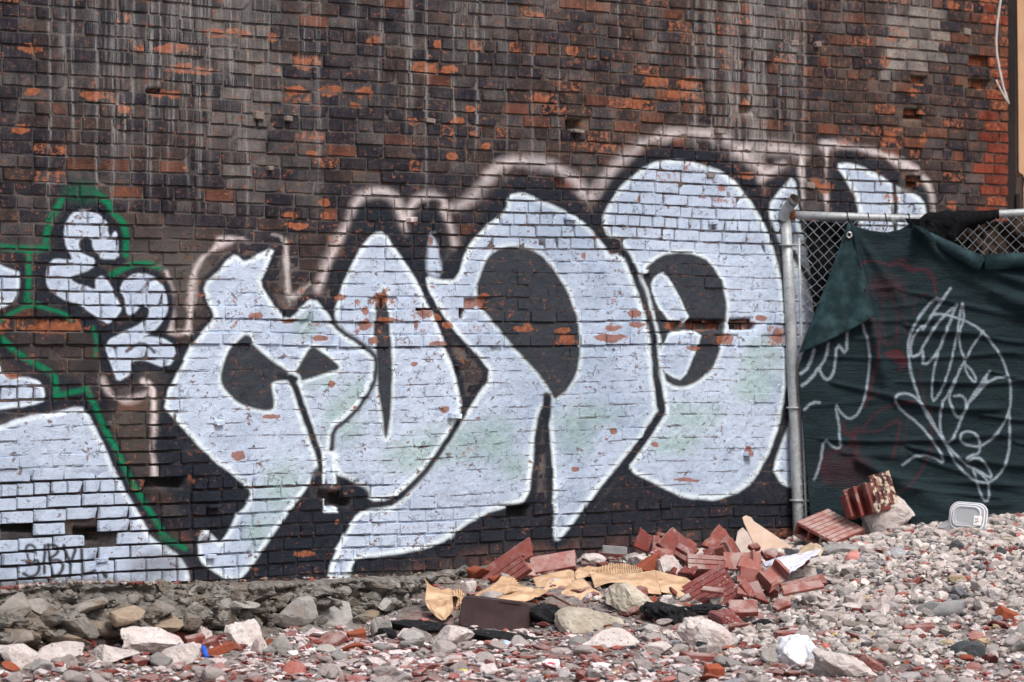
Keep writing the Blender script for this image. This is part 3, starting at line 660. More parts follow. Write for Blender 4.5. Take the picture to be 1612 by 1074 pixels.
def brick_color(px, py, r):
    q = r.random()
    redz = float(sstep(1535, 1560, px)); warm_ = float(sstep(600, 950, px)) * float(sstep(420, 150, py))
    if q < .05 + .40 * redz + .08 * warm_: c = (.12, .053, .036) if r.random() < .6 else (.16, .064, .04)
    elif q < .24 + .32 * warm_: c = (.054, .041, .038)
    elif q < .76: c = (.025, .0245, .033)
    else: c = (.070, .067, .068)
    if redz > .5 and r.random() < .55: c = (.20, .042, .024)
    if 1385 < px < 1485 and 20 < py < 120 and r.random() < .8: c = (.24, .225, .20)
    if 340 < px < 430 and py < 330 and r.random() < .6: c = (.125, .115, .11)
    if py > 800 and px > 300: c = (.046, .041, .046) if r.random() < .7 else (.095, .056, .052)
    k = .85 + .35 * r.random()
    return np.array(c) * k
FS, FT = [0, 1, 2, 3, 4, 5], [0, 1, 2, 3]
def brick_arrays(s0, s1, t0, t1, out, col, chip, mode, r, dust=1.0):
    """a 6 x 4 net: its outer ring is the sides running back into the joint, its inner net the face; local s, depth, t"""
    e = .0035 + .002 * r.random()
    S = np.array([s0, s0 + e, s0 + (s1 - s0) * (.3 + .12 * r.random()), s0 + (s1 - s0) * (.6 + .12 * r.random()), s1 - e, s1])
    T = np.array([t0, t0 + e, t1 - e, t1])
    g = np.meshgrid(S, T)
    s = g[0].copy(); t = g[1].copy(); d = np.full((4, 6), -out)
    d += r.normal(0, .0012, (4, 6)); s += r.normal(0, .0011, (4, 6)); t += r.normal(0, .0010, (4, 6))
    tilt = r.normal(0, .012); d += tilt * (s - (s0 + s1) / 2)
    ch = np.full((4, 6), chip)
    if mode == 'normal':
        for (a, b, da, db) in ((1, 1, 1, 1), (1, 4, 1, -1), (2, 1, -1, 1), (2, 4, -1, -1)):
            if r.random() < .10:
                k = r.random() * .008 + .002
                d[a, b] += k * 1.2; t[a, b] += da * k * .5; s[a, b] += db * k; ch[a, b] += .25 * (r.random() < .22)
    elif mode == 'spall':
        d[1:3, 1:5] += .004 + .012 * r.random((2, 4)); ch[:] = .34 + .3 * r.random((4, 6))
    elif mode == 'hollow':
        d[1:3, 1:5] += np.array([[.02, .05, .055, .045]] * 2) + .01 * r.random((2, 4)); ch[:] = .62
    ring = np.ones((4, 6), bool); ring[1:3, 1:5] = False
    d[ring] = .020
    cc = np.repeat(col[None, :], 24, 0); cc[18:] = cc[18:] * .4 + np.array([.15, .14, .133]) * .6 * dust; cc[12:18] = cc[12:18] * .9 + .012 * dust
    cols = np.concatenate([cc, ch.reshape(-1, 1)], 1)
    V = np.stack([s.ravel(), d.ravel(), t.ravel()], 1)
    return V, cols
RINGCOV = np.full((4, 6), .08); RINGCOV[1:3, 1:5] = 1.0; RINGCOV = RINGCOV.ravel()
BQ = np.array([(j * 6 + i, j * 6 + i + 1, (j + 1) * 6 + i + 1, (j + 1) * 6 + i) for j in range(3) for i in range(5)], np.int32)
bricks = []
row_lo = -int(TB / HC); row_hi = int(2.75 / HC)
rr = np.random.default_rng(42)
for row in range(row_lo, row_hi):
    head = (row + 11) % 7 == 0
    pitch = LB_ / 2 if head else LB_
    off = (-.45 - (0.05 if row % 2 else LB_ / 2 + .05)) if not head else -.5
    s = off
    while s < S_END - .02:
        ln = pitch * (1 + rr.normal(0, .022))
        if not head and rr.random() < .05: ln = pitch * .5
        s1 = min(s + ln, S_END)
        if S_END - s1 < .05: s1 = S_END
        sm = (s + s1) / 2; tm = (row + .5) * HC
        px = float(px_of_s(sm)); py = HOR - tm * F / float(zwall(sm))
        bricks.append([s, s1, row, px, py]); s = s1
data = []; SPR = []
for s, s1, row, px, py in bricks:
    if inside(px, py, VOIDS, 4, 3): continue
    r = rr
    fl = float(flush(np.array(px), np.array(py), np.array(s), np.array(row * HC)))
    jt = (.0052 if py < 560 else .0062) + .0022 * r.random()
    if row in (-1, ): jt += .001
    sm = (s + s1) / 2
    dt = float(wave(sm, row * HC))
    low = float(sstep(640, 760, py)) * float(sstep(420, 300, px))
    out = r.normal(0, .0028) + (.006 * (r.random() < .06)) + .003 * low
    if row == 0: out += .009      # the course that stands proud at eye height
    if row == 2: out += .007
    mode = 'normal'
    if inside(px, py, HOLLOW, 6, 5): mode = 'hollow'
    elif inside(px, py, SPALL, 3, 2): mode = 'spall'
    elif r.random() < .020 * float(sstep(400, 250, py)): mode = 'spall'
    dens = .022 + .05 * float(sstep(820, 950, px)) * float(sstep(1220, 1100, px)) * float(sstep(240, 150, py)) + .05 * float(sstep(1300, 1400, px)) * float(sstep(350, 200, py)) + .03 * float(sstep(420, 470, px)) * float(sstep(1250, 1200, px)) * float(sstep(330, 250, py)) + .12 * float(sstep(1535, 1555, px))
    painted = py > 330 and px > 300
    if painted: dens = .003
    chip = .24 * r.random() if r.random() > dens else .46
    band = 300 < px < 1250 and 452 < py < 552 and r.random() < .26
    if py > 930 or px < -60 or px > 1660 or py < -60: view = 0
    else: view = F / float(zwall(sm)) ** 2
    V, c = brick_arrays(s + jt / 2, s1 - jt / 2, row * HC + jt / 2 + dt, (row + 1) * HC - jt / 2 + dt, out, brick_color(px, py, r), chip, mode, r, float(r.random() * 1.3 * sstep(700, 350, py)))
    if band and mode == 'normal': c[:, 3] = r.uniform(.0, .56, 24)
    if mode == 'spall': SPR.append((s, s1, row * HC + dt, (row + 1) * HC + dt))
    data.append((view, V, c))
data.sort(key=lambda q: -q[0])
def course_of(V): return (V[:, 2] - wave(V[:, 0], V[:, 2])) / HC
def st_of(V): return np.stack([V[:, 0], V[:, 2], np.zeros(len(V))], 1)
for view, V, c in data[:300]:
    o = V.mean(0); o[1] = 0
    W = V - o
    cvr = RINGCOV
    me = mesh_np('brick', W, BQ, False, {'st': ('FLOAT_VECTOR', st_of(V)), 'col': ('FLOAT_COLOR', c), 'cov': ('FLOAT', cvr), 'course': ('FLOAT', course_of(V))})
    link('brick', me, M_WALL, wall, (o[0], o[1], o[2] + TB))
Vs = np.concatenate([q[1] for q in data[300:]]); Cs = np.concatenate([q[2] for q in data[300:]])
nb = len(data) - 300
Q = (BQ[None] + (np.arange(nb) * 24)[:, None, None]).reshape(-1, 4)
me = mesh_np('remaining_brickwork', Vs + np.array([0, 0, TB]), Q, False, {'st': ('FLOAT_VECTOR', st_of(Vs)), 'col': ('FLOAT_COLOR', Cs), 'cov': ('FLOAT', np.tile(RINGCOV, nb)), 'course': ('FLOAT', course_of(Vs))})
tag(link('remaining_brickwork', me, M_WALL, wall), kind='stuff')

# the bed of mortar behind and between the bricks
ms = np.arange(-.7, S_END - .006, .0115); mt = np.arange(-TB - .12, 2.72, .0115)
GS, GT = np.meshgrid(ms, mt)
gpx = px_of_s(GS); gpy = HOR - GT * F / zwall(GS)
fl = flush(gpx, gpy, GS, GT)
low = sstep(640, 760, gpy) * sstep(420, 300, gpx)
nz1 = fnoise(GS * 22, GT * 22, 9); nz2 = fnoise(GS * 70, GT * 70, 12)
depth = .0092 + .0035 * (nz1 - .5) * 2 + .002 * (nz2 - .5) + .010 * low * (1 - fl)
depth = depth * (1 - fl) + fl * (-.0022 + .0052 * (nz1 - .45) * 2 + .002 * (nz2 - .5))
void = np.zeros_like(GS)
for cx, cy, rx, ry in VOIDS:
    q = np.maximum(np.abs(gpx - cx) / (rx + 3), np.abs(gpy - cy) / (ry + 3)); void = np.maximum(void, 1 - sstep(.8, 1.05, q))
for cx, cy, rx, ry in HOLLOW:
    q = np.maximum(np.abs(gpx - cx) / (rx + 1), np.abs(gpy - cy) / (ry + 1)); void = np.maximum(void, .75 * (1 - sstep(.75, 1.1, q)))
depth = depth + void * (.075 + .03 * (nz1 - .5))
for a0, a1, b0, b1 in SPR:
    cs0, cs1 = np.searchsorted(ms, [a0 + .003, a1 - .003]); ct0, ct1 = np.searchsorted(mt, [b0 + .003, b1 - .003])
    depth[ct0:ct1, cs0:cs1] = .028
for rowj in (0, 2):                   # two deep open joints right along the wall
    q = np.abs(GT - rowj * HC - wave(GS, GT)) / .008
    depth = depth + .010 * (1 - sstep(.4, 1, q)) * (.6 + .8 * nz1)
dirt = sstep(900, 925, gpy)
cn = fnoise(GS * 5, GT * 5, 15)[..., None]
mcol = np.array([.088, .078, .073]) * (1 - cn) + np.array([.17, .158, .15]) * cn
mcol = mcol * (1 - .45 * low[..., None] * (1 - fl[..., None])) * (.75 + .5 * nz2[..., None])
redm = (sstep(600, 900, gpx) * sstep(330, 250, gpy))[..., None]
mcol = mcol * (1 - .45 * redm) + np.array([.15, .085, .052]) * .45 * redm
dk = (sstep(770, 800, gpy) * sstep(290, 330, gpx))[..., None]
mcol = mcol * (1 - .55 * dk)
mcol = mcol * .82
mcol = mcol * (1 - dirt[..., None]) + np.array([.14, .11, .085]) * dirt[..., None]
# paint reaches shallow joints, not deep or raked-out ones
cover = np.clip(.30 + .25 * sstep(770, 800, gpy) * sstep(290, 330, gpx) + .62 * fl + .06 * sstep(545, 500, gpy) * sstep(1, 250, gpx) - .25 * low * (1 - fl) - void + .5 * (nz1 - .5), 0, 1)
MV = np.stack([GS.ravel(), depth.ravel(), GT.ravel() + TB], 1)
nw_, nh_ = len(ms), len(mt)
ii = (np.arange(nh_ - 1)[:, None] * nw_ + np.arange(nw_ - 1)[None, :]).ravel()
MQ = np.stack([ii, ii + 1, ii + nw_ + 1, ii + nw_], 1)
mchip = np.clip(void * .55, 0, 1) * (gpx > 560)
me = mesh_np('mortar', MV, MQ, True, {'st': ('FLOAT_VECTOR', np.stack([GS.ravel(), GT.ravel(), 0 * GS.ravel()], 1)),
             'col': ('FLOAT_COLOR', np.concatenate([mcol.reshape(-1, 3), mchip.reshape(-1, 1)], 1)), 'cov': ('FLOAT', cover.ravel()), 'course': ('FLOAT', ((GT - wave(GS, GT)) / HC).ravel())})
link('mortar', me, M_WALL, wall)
# the body of the wall behind, and its return at the corner
b = MB(); b.box((-.7, .13, -.3), (S_END - .004, .42, TB + 2.72)); b.build('wall_core', M_TERRAD, wall)
b = MB()
for k in range(int((TB + 2.7) / HC)):
    z = k * HC - (TB % HC) * 0
    for (a, c) in (((.024, .12), (.128, .33)) if k % 2 else ((.024, .225), (.233, .33))):
        b.box((S_END - .0035, a, z + .006), (S_END + .004, c, z + HC - .004))
tag(b.build('corner_return', M_TERRA, wall), kind='stuff')
# wooden plugs and nailing blocks left in the joints
PLUGS = [(677, 190, 15, 7), (452, 187, 9, 8), (1130, 207, 16, 8), (1522, 50, 12, 10), (1285, 70, 10, 8), (645, 346, 12, 8), (1275, 292, 15, 9), (895, 344, 18, 6), (880, 277, 15, 6), (505, 422, 12, 7), (423, 265, 8, 7), (712, 655, 18, 8), (1118, 276, 14, 7), (1120, 350, 16, 7), (717, 573, 8, 6), (690, 424, 9, 6), (343, 666, 14, 8), (333, 797, 20, 5), (170, 667, 9, 8), (1015, 428, 18, 6), (905, 207, 18, 5), (1250, 68, 14, 8), (405, 182, 14, 12), (1174, 715, 12, 7), (160, 882, 18, 7), (330, 876, 14, 7)]
for i, (px, py, w, h) in enumerate(PLUGS):
    s = float(s_of_px(px)); t = float(t_of(py, s)); k = zwall(s) / F
    hw = w * k * 1.25 / 2; hh = h * k / 2
    b = MB(); b.box((-hw, -.012 - .014 * (i % 3), -hh), (hw, .02, hh))
    o = b.build('wood_plug', M_WALL if py > 330 else M_WOOD, wall, bevel=.003, loc=(s, 0, t + TB), rot=(0, R(rr.normal(0, 4)), 0))
    n = len(o.data.vertices); co = np.zeros(n * 3, np.float32); o.data.vertices.foreach_get('co', co); co = co.reshape(-1, 3)
    for an, ty, dt_ in (('st', 'FLOAT_VECTOR', np.stack([co[:, 0] + s, co[:, 2] + t, 0 * co[:, 0]], 1)), ('col', 'FLOAT_COLOR', np.tile([.15, .13, .12, .1], (n, 1))), ('cov', 'FLOAT', np.ones(n)), ('course', 'FLOAT', np.full(n, .5))):
        a = o.data.attributes.new(an, ty, 'POINT'); a.data.foreach_set({'FLOAT_COLOR': 'color', 'FLOAT_VECTOR': 'vector', 'FLOAT': 'value'}[ty], np.asarray(dt_, np.float32).ravel())
# ------------------------------------------------------------------ the ground
XK = np.array([-6.0, -2.75, -1.75, -.85, -.30, .10, .55, .95, 1.40, 1.95, 2.60, 3.4, 6.0])
HB = np.array([-1.50, -1.455, -1.47, -1.46, -1.33, -1.235, -1.21, -1.20, -1.205, -1.11, -1.02, -.95, -.9])   # height at the wall or fence foot, from eye level
def back_z(X):
    s = (np.asarray(X, float) - X0) / CW
    return np.minimum(Z0 + s * SW, 23.15)
def ground_h(X, z):
    """ground height above the camera's foot level"""
    X = np.asarray(X, float); z = np.asarray(z, float)
    hb = np.interp(X, XK, HB); zb = back_z(X)
    hf = -1.600 + 0 * X
    w = np.clip((z - 18.25) / np.maximum(zb - 18.25, .3), 0, 1.0)
    right = sstep(.2, 1.6, X)
    w = (1 - right) * w ** 1.25 + right * np.clip((w - .10) / .90, 0, 1) ** 1.05
    h = hf + (hb - hf) * w
    mid = sstep(-.75, -.35, X) * sstep(1.35, .75, X)
    hm = np.interp(z - .25 * np.clip(X - .2, 0, 1) * 0, [18.25, 19.6, 20.15, 20.55, 21.0, 21.6, 23], [-1.6, -1.52, -1.495, -1.385, -1.29, -1.215, -1.2])
    h = h * (1 - mid) + hm * mid
    h = h + .030 * (fnoise(X * 1.7, z * 1.7, 41) - .5) + .022 * (fnoise(X * 6, z * 6, 44) - .5)
    far = sstep(25, 29, z) + sstep(3.6, 7, np.abs(X)) + sstep(16, 13, z)
    return CAM_H + h * (1 - np.clip(far, 0, 1)) - 1.60 * np.clip(far, 0, 1)
def hit(px, py):
    """where the sight line through (px, py) meets the ground"""
    zs = np.linspace(17.4, 24.6, 900); X = (px - 806.0) * zs / F
    line = CAM_H + (HOR - py) * zs / F
    below = np.where(line <= ground_h(X, zs))[0]
    k = below[0] if len(below) else len(zs) - 1
    return Vector((float(X[k]), float(zs[k]), float(ground_h(X[k], zs[k]))))
gx = np.concatenate([[-400, -120, -40, -15, -7, -5, -4], np.arange(-3.4, 3.6, .024), [4, 4.6, 5.5, 7, 15, 40, 120, 400]])
gz = np.concatenate([[-300, -100, -30, -8, 0, 6, 11, 14, 16, 17], np.arange(17.3, 25.2, .024), [25.6, 26.2, 27, 29, 34, 50, 120, 400, 900]])
GX, GZ = np.meshgrid(gx, gz)
GH = ground_h(GX, GZ) + .010 * (fnoise(GX * 25, GZ * 25, 51) - .5) * (np.abs(GX) < 4) + .012 * (fnoise(GX * 60, GZ * 60, 55) - .5) * (np.abs(GX) < 4)
nx_, ny_ = len(gx), len(gz)
ii = (np.arange(ny_ - 1)[:, None] * nx_ + np.arange(nx_ - 1)[None, :]).ravel()
N = NT('dusty_rubble_ground'); geo = N.n('ShaderNodeNewGeometry').outputs['Position']
a = N.noise(geo, 18, 6, .65); c = N.noise(geo, 90, 4, .65); d = N.noise(geo, 4, 4)
k = N.mix(N.ramp(a, .3, .7), (.15, .13, .12), (.33, .295, .28)); k = N.mix(N.ramp(c, .5, .68), k, (.13, .11, .10))
k = N.mix(N.math('MULTIPLY', N.ramp(d, .45, .62), .5), k, (.30, .17, .15))
N.bump(N.math('ADD', a, N.math('MULTIPLY', c, .7)), 1.0, .02)
M_GROUND = N.out(k, .95)
me = mesh_np('ground', np.stack([GX.ravel(), GZ.ravel(), GH.ravel()], 1), np.stack([ii, ii + 1, ii + nx_ + 1, ii + nx_], 1), True)
tag(link('ground', me, M_GROUND), 'rubble strewn dusty lot rising towards the fence', kind='structure')

# ------------------------------------------------------------------ rocks
def ico(sub):
    bm = bmesh.new(); bmesh.ops.create_icosphere(bm, subdivisions=sub, radius=1.0)
    V = np.array([v.co[:] for v in bm.verts]); Fq = np.array([[v.index for v in f.verts] for f in bm.faces], np.int32); bm.free()
    return V, Fq
ICO = {k: ico(k) for k in (1, 2, 3, 4)}
def rock_verts(sub, r, cuts=7, rough=.06, flat=1.0):
    V = ICO[sub][0].copy()
    for _ in range(cuts):
        n = r.normal(size=3); n /= np.linalg.norm(n); d = .38 + .36 * r.random()
        q = V @ n - d
        V = V - np.maximum(q, 0)[:, None] * n[None, :] * .96
    if rough:
        o = r.random(3) * 20
        f = lambda k, sd: fnoise(V[:, 0] * k + o[0] + V[:, 2] * 1.7, V[:, 1] * k + o[1] - V[:, 2] * 1.3, sd, 3) - .5
        nrm = V / np.maximum(np.linalg.norm(V, axis=1), 1e-6)[:, None]
        V = V + nrm * (rough * 2.2 * f(2.3, 61) + rough * 1.4 * f(6.0, 66) + rough * .9 * f(13.0, 68) + rough * .55 * f(27.0, 72))[:, None]
    ext = np.maximum(V.max(0) - V.min(0), 1e-6)
    V = (V - (V.max(0) + V.min(0)) / 2) / ext          # a unit box
    V[:, 2] *= flat
    return V
def rock(name, loc, size, mat, seed=0, rot=(0, 0, 0), sub=3, cuts=8, rough=.07, parent=None, smooth=False):
    r = np.random.default_rng(1000 + seed)
    V = rock_verts(sub, r, cuts, rough) * np.array(size)
    me = mesh_np(name, V, ICO[sub][1], smooth)
    return link(name, me, mat, parent, loc, rot)

# ------------------------------------------------------------------ rubble stone footing under the wall, left
foot = empty('stone_footing', (X0, Z0, CAM_H - TB), (0, 0, PHI), 'muddy rubble stone footing below the bricks, left of the cardboard', 'stone footing')
tag(foot, kind='thing')
fs = np.arange(-.7, 3.75, .016); ft = np.arange(0, 1.001, .022)
FS_, FT_ = np.meshgrid(fs, ft)
top = -1.215 - .03 * sstep(0, 3.4, FS_) + .03 * sstep(2.6, 3.3, FS_) - .02 * (fnoise(FS_ * 3, FS_ * 0, 71) - .5)
top = top + .028 * np.exp(-((FS_ - .35) / .45) ** 2)
bot = -1.66
jut = .055 + .26 * FT_ ** .75 - .05 * np.sin(FT_ * 9 + FS_ * 2)
big = fnoise(FS_ * 4.2, FT_ * 2.2, 73); mid_ = fnoise(FS_ * 13, FT_ * 6, 76); fi = fnoise(FS_ * 42, FT_ * 20, 79)
jut = jut + (.28 * (big - .5) + .24 * (np.abs(mid_ - .5) * 2 - .4) + .07 * (fi - .5)) * sstep(0, .12, FT_)
jut = jut - .10 * sstep(.45, .7, FT_) * sstep(1.15, .75, FS_)      # undercut at the far left
jut = jut * sstep(3.75, 3.2, FS_) + .02
jut = np.where(FT_ < .02, -.03, jut)
HT = top * (1 - FT_) + bot * FT_ + .03 * (fi - .5) + .05 * (mid_ - .5) * FT_
nx2, ny2 = len(fs), len(ft)
ii = (np.arange(ny2 - 1)[:, None] * nx2 + np.arange(nx2 - 1)[None, :]).ravel()
me = mesh_np('rubble_mass', np.stack([FS_.ravel(), -jut.ravel(), HT.ravel() + TB], 1), np.stack([ii, ii + nx2, ii + nx2 + 1, ii + 1], 1), False)
link('rubble_mass', me, M_FOOT, foot)
FST = [(175, 965, 48, 26, 1), (35, 985, 30, 18, 0), (230, 962, 42, 26, 0), (245, 981, 50, 26, 1), (240, 953, 26, 10, 0), (295, 970, 26, 34, 0), (343, 968, 32, 36, 0), (368, 950, 44, 12, 2), (378, 970, 32, 30, 2), (350, 993, 24, 18, 0), (398, 947, 18, 10, 2), (145, 986, 30, 22, 0), (418, 968, 26, 40, 0), (448, 962, 54, 44, 2),
       (500, 968, 74, 52, 2), (560, 975, 40, 34, 0), (612, 972, 52, 26, 2), (590, 950, 26, 20, 2), (640, 945, 34, 16, 2), (665, 945, 24, 18, 0), (108, 985, 54, 32, 0), (60, 958, 70, 34, 0), (12, 955, 40, 40, 0), (130, 952, 50, 22, 0), (205, 990, 26, 18, 2), (545, 945, 22, 16, 0), (320, 945, 22, 12, 0), (470, 992, 40, 26, 0), (275, 945, 20, 9, 1), (530, 992, 30, 22, 0), (20, 1000, 50, 24, 0), (90, 1004, 60, 20, 0), (420, 995, 34, 20, 0)]
for i, (px, py, w, h, m) in enumerate(FST):
    s = float(s_of_px(px)); k = zwall(s) / F
    q = np.clip(((HOR - py) * k - top.mean()) / (bot - top.mean()), 0, 1)
    col_ = np.argmin(abs(fs - s)); row_ = int(q * (ny2 - 1)); jj = float(jut[row_, col_])
    size = (w * k * 1.38, max(w, h) * k * .9, h * k * 1.08)
    zc = (HOR - py) * (k - .4 * jj / F) + TB
    rock('stone', (s - .5 * jj, -jj - .004, zc), size, (M_FSTONE, M_FSTONEW, M_CONCG)[m], 100 + i, (0, R(rr.normal(0, 9)), R(rr.normal(0, 12))), 3, 9, .055, foot)

# broken pieces too many to count, packed into the face of the footing
r_ = np.random.default_rng(606); V_ = []; Q_ = []; kk = 0
for i in range(900):
    s = r_.uniform(-.5, 3.5); q = r_.uniform(.0, .98); c_ = min(int((s - fs[0]) / .016), nx2 - 1); rw = int(q * (ny2 - 1))
    jj = float(jut[rw, c_]); tt_ = float(HT[rw, c_]); sz = .016 + .075 * r_.random() ** 2.6
    v = rock_verts(2, r_, 6, .05) * np.array([sz * r_.uniform(.8, 1.5), sz, sz * r_.uniform(.5, 1)])
    a_ = r_.normal(0, .4); v = np.stack([v[:, 0] * math.cos(a_) - v[:, 2] * math.sin(a_), v[:, 1], v[:, 0] * math.sin(a_) + v[:, 2] * math.cos(a_)], 1)
    V_.append(v + np.array([s, -jj + sz * .12, tt_ + TB])); Q_.append(ICO[2][1] + 42 * kk); kk += 1
tag(link('footing_rubble', mesh_np('footing_rubble', np.concatenate(V_), np.concatenate(Q_), False), M_FOOT, foot), kind='stuff')

# ------------------------------------------------------------------ the right edge: dark strip put in for the gap's shade, and the next building
zc = float(zwall(S_END))
b = MB(); M_ = Matrix.Translation(at(1591, HOR, zc + .25))
b.box((-.04, 0, -1.6), (.034, .12, 3.2), M_); b.box((-.046, .02, 1.02), (.04, .13, 1.10), M_); b.box((.03, -.02, -1.6), (.06, .05, .98), M_)
tag(b.build('gap_shade_strip', M_DKSTRIP, bevel=.006), 'dark upright strip standing in for the shaded gap right of the brick wall', 'post')
tb = empty('neighbouring_building', at(1600, HOR, zc + .28) - Vector((0, 0, CAM_H - .3)), label='tan rendered side of a building at the right edge', cat='building')
prof = [(.0, 0), (3.0, 0), (3.0, 4.2), (-.012, 4.2), (.004, 3.6), (.012, 2.95), (.016, 2.42), (.046, 2.40), (.050, 1.9), (.060, 1.2), (.055, .6)]
b = MB(); b.prism(prof, 0, 2.5); b.build('side_wall', M_TAN, tb)
b = MB(); b.box((.045, -.03, 2.365), (.6, .0, 2.385)); b.build('ledge_strip', M_DKSTRIP, tb)
pz = zc - .25
def wire_px(L, z): return [at(px, py, z) for px, py in L]
b = MB(); b.tube(wire_px([(1577, -40), (1575, 0), (1570, 35), (1568, 62), (1569, 84), (1573, 108), (1579, 136), (1584, 152), (1588, 164)], pz), .0085, 7)
b.tube(wire_px([(1588, 164), (1582, 154), (1576, 143), (1571, 133), (1568, 126)], pz - .02), .0065, 7)
tag(b.build('hanging_cable', M_CABLE, smooth=True), 'pale loose cable hanging down the corner of the brick wall', 'cable')

# ------------------------------------------------------------------ chain-link fence
ZF = 23.05
PXM = F / ZF
fence = empty('chain_link_fence', at(1258, 868, ZF), label='galvanised chain-link fence on tubular steel posts carrying the green tarp', cat='fence')
tag(fence, kind='thing')
FO = fence.location
def fl_(px, py, dz=0.0): return at(px, py, ZF) + Vector((0, dz, 0)) - FO
b = MB(); b.tube([fl_(1260, 900), fl_(1256, 800), fl_(1250, 640), fl_(1243, 470), fl_(1236, 340)], .034, 16); b.build('post', M_STEEL, fence, smooth=True)
b = MB(); b.tube([fl_(1233, 346, -.01), fl_(1237, 331, -.03), fl_(1250, 313, -.10)], .034, 14, cap=False)
arm = b.build('angled_arm', M_STEEL, fence, smooth=True)
b = MB(); b.tube([fl_(1249.5, 314, -.098), fl_(1250.4, 312.4, -.1012)], .0345, 14, cap=False); b.build('rusty_mouth', M_RUST, arm)
b = MB(); b.tube([fl_(1246, 318, -.086), fl_(1246.4, 317.6, -.088)], .033, 14); b.build('bore_shade_disc', M_BLKNET, arm)  # black disc; the shade inside the pipe mouth is put into its colour
b = MB(); b.tube([fl_(1239, 338), fl_(1330, 341), fl_(1430, 344), fl_(1530, 339), fl_(1612, 335), fl_(1760, 333)], .024, 12); b.build('top_rail', M_STEEL, fence, smooth=True)
b = MB(); b.tube([fl_(1241, 338), fl_(1252, 338.4)], .034, 12); b.build('rail_cap', M_RUST, fence, smooth=True)
b = MB(); b.tube([fl_(1257, 375, -.03), fl_(1259, 470, -.03), fl_(1263, 640, -.03), fl_(1268, 800, -.03), fl_(1270, 850, -.03)], .008, 8); b.build('tension_bar', M_STEEL, fence, smooth=True)
for py, px in ((386, 1238), (642, 1250), (788, 1255)):
    b = MB(); a0 = fl_(px, py)
    b.tube([a0 + Vector((.041 * math.cos(q), .041 * math.sin(q), 0)) for q in np.linspace(0, 2 * math.pi, 17)], .007, 6)
    b.tube([a0 + Vector((.035, -.02, 0)), a0 + Vector((.085, -.03, 0))], .009, 6)
    b.build('clamp', M_STEEL, fence, smooth=True)
DW, DH = 18.5, 17.5
nw = 0
for i in range(44):
    xc = 1264 + i * 9.0
    pts = []; up_ = 348; k = 0
    py = 346
    rj = np.random.default_rng(300 + i)
    end = 860 if i < 4 else (565 if i < 12 else 425)
    while py < end:
        sway = 3.0 * math.sin(py * .021 + i * .25)
        pts.append(fl_(xc + (4.4 if (k + i) % 2 else -4.4) + sway + rj.normal(0, .5), py + rj.normal(0, .4) + 4 * math.sin(i * .3), -.028 + (.003 if i % 2 else -.003)))
        py += DH / 2; k += 1
    b = MB(); b.tube(pts, .0025, 5, cap=False); b.build('wire', M_WIRE, fence)
for px, y0 in ((1331, 342), (1391, 344), (1428, 344), (1364, 343)):
    b = MB(); a0 = fl_(px, y0)
    b.tube([a0 + Vector((.004 * q, .03 * math.cos(q), .030 * math.sin(q))) for q in np.linspace(0, 5.6, 12)] + [a0 + Vector((.02, -.03, -.05)), a0 + Vector((.0, -.03, -.085))], .003, 5)
    b.build('wire_tie', M_BLKNET, fence)

# ------------------------------------------------------------------ green tarp
TX0, TX1, TZ0, TZ1 = 1240., 1680., 330., 840.
tw, th = 560, 640
tpx, tpy = np.meshgrid(TX0 + (np.arange(tw) + .5) / tw * (TX1 - TX0), TZ1 - (np.arange(th) + .5) / th * (TZ1 - TZ0))
ct = Canvas(tpx, tpy, .6, np.random.default_rng(77))
PW = (.40, .47, .55); RD = (.085, .012, .020)
def z1(L, ox=1400, oy=380, k=212 / 1035.): return [(ox + x * k, oy + y * k) for x, y in L]
def z2(L): return z1(L, 1400, 580)
def z3(L): return z1(L, 1240, 500, 210 / 867.)
for p, w, a in [
    (z1([(0, 190), (80, 160), (170, 240), (250, 210), (310, 250), (345, 320), (355, 400)]), 4, .8), (z1([(190, 560), (190, 460), (240, 395), (300, 430)]), 3, .5), (z1([(60, 780), (65, 560), (20, 430), (0, 420)]), 3, .6), (z1([(0, 880), (120, 850), (30, 920), (140, 930)]), 8, .8), (z1([(40, 330), (100, 390), (130, 470), (90, 570), (150, 620), (100, 700), (220, 750)]), 3, .6),
    ([(1345, 425), (1365, 408), (1400, 418), (1420, 405), (1434, 425), (1462, 422), (1474, 445)], 4, .7), ([(1365, 450), (1372, 500), (1385, 545), (1375, 600), (1362, 640)], 4, .65), ([(1375, 450), (1388, 440), (1392, 540)], 3, .5),
    (z3([(500, 20), (540, 180), (590, 250), (550, 400), (510, 550), (600, 480)]), 3, .7), (z3([(590, 20), (600, 180), (700, 170), (710, 60)]), 3, .6), (z3([(640, 240), (740, 205), (680, 270), (770, 260), (740, 330)]), 8, .75),
    (z3([(480, 740), (560, 620), (700, 560), (820, 550)]), 4, .6), (z3([(360, 690), (380, 780), (480, 700), (380, 860), (470, 790), (430, 920)]), 7, .7), (z3([(480, 740), (600, 740), (750, 640), (680, 920)]), 4, .55), (z3([(790, 600), (760, 800), (740, 880)]), 3, .4), (z3([(350, 850), (240, 890), (230, 980), (260, 1060)]), 12, .5),
    (z2([(320, 300), (325, 600), (280, 740), (150, 910), (20, 980), (0, 960)]), 3.5, .75), (z2([(245, 0), (250, 200), (320, 400)]), 2.5, .5), (z2([(40, 270), (180, 255)]), 3, .6), (z2([(0, 430), (100, 370), (40, 640), (20, 700)]), 4, .5)]:
    ct.line(p, w, RD, a, 2.2, ch=2)
ct.blob(1395, 450, 45, 30, RD, .35); ct.blob(1330, 740, 60, 40, RD, .45)
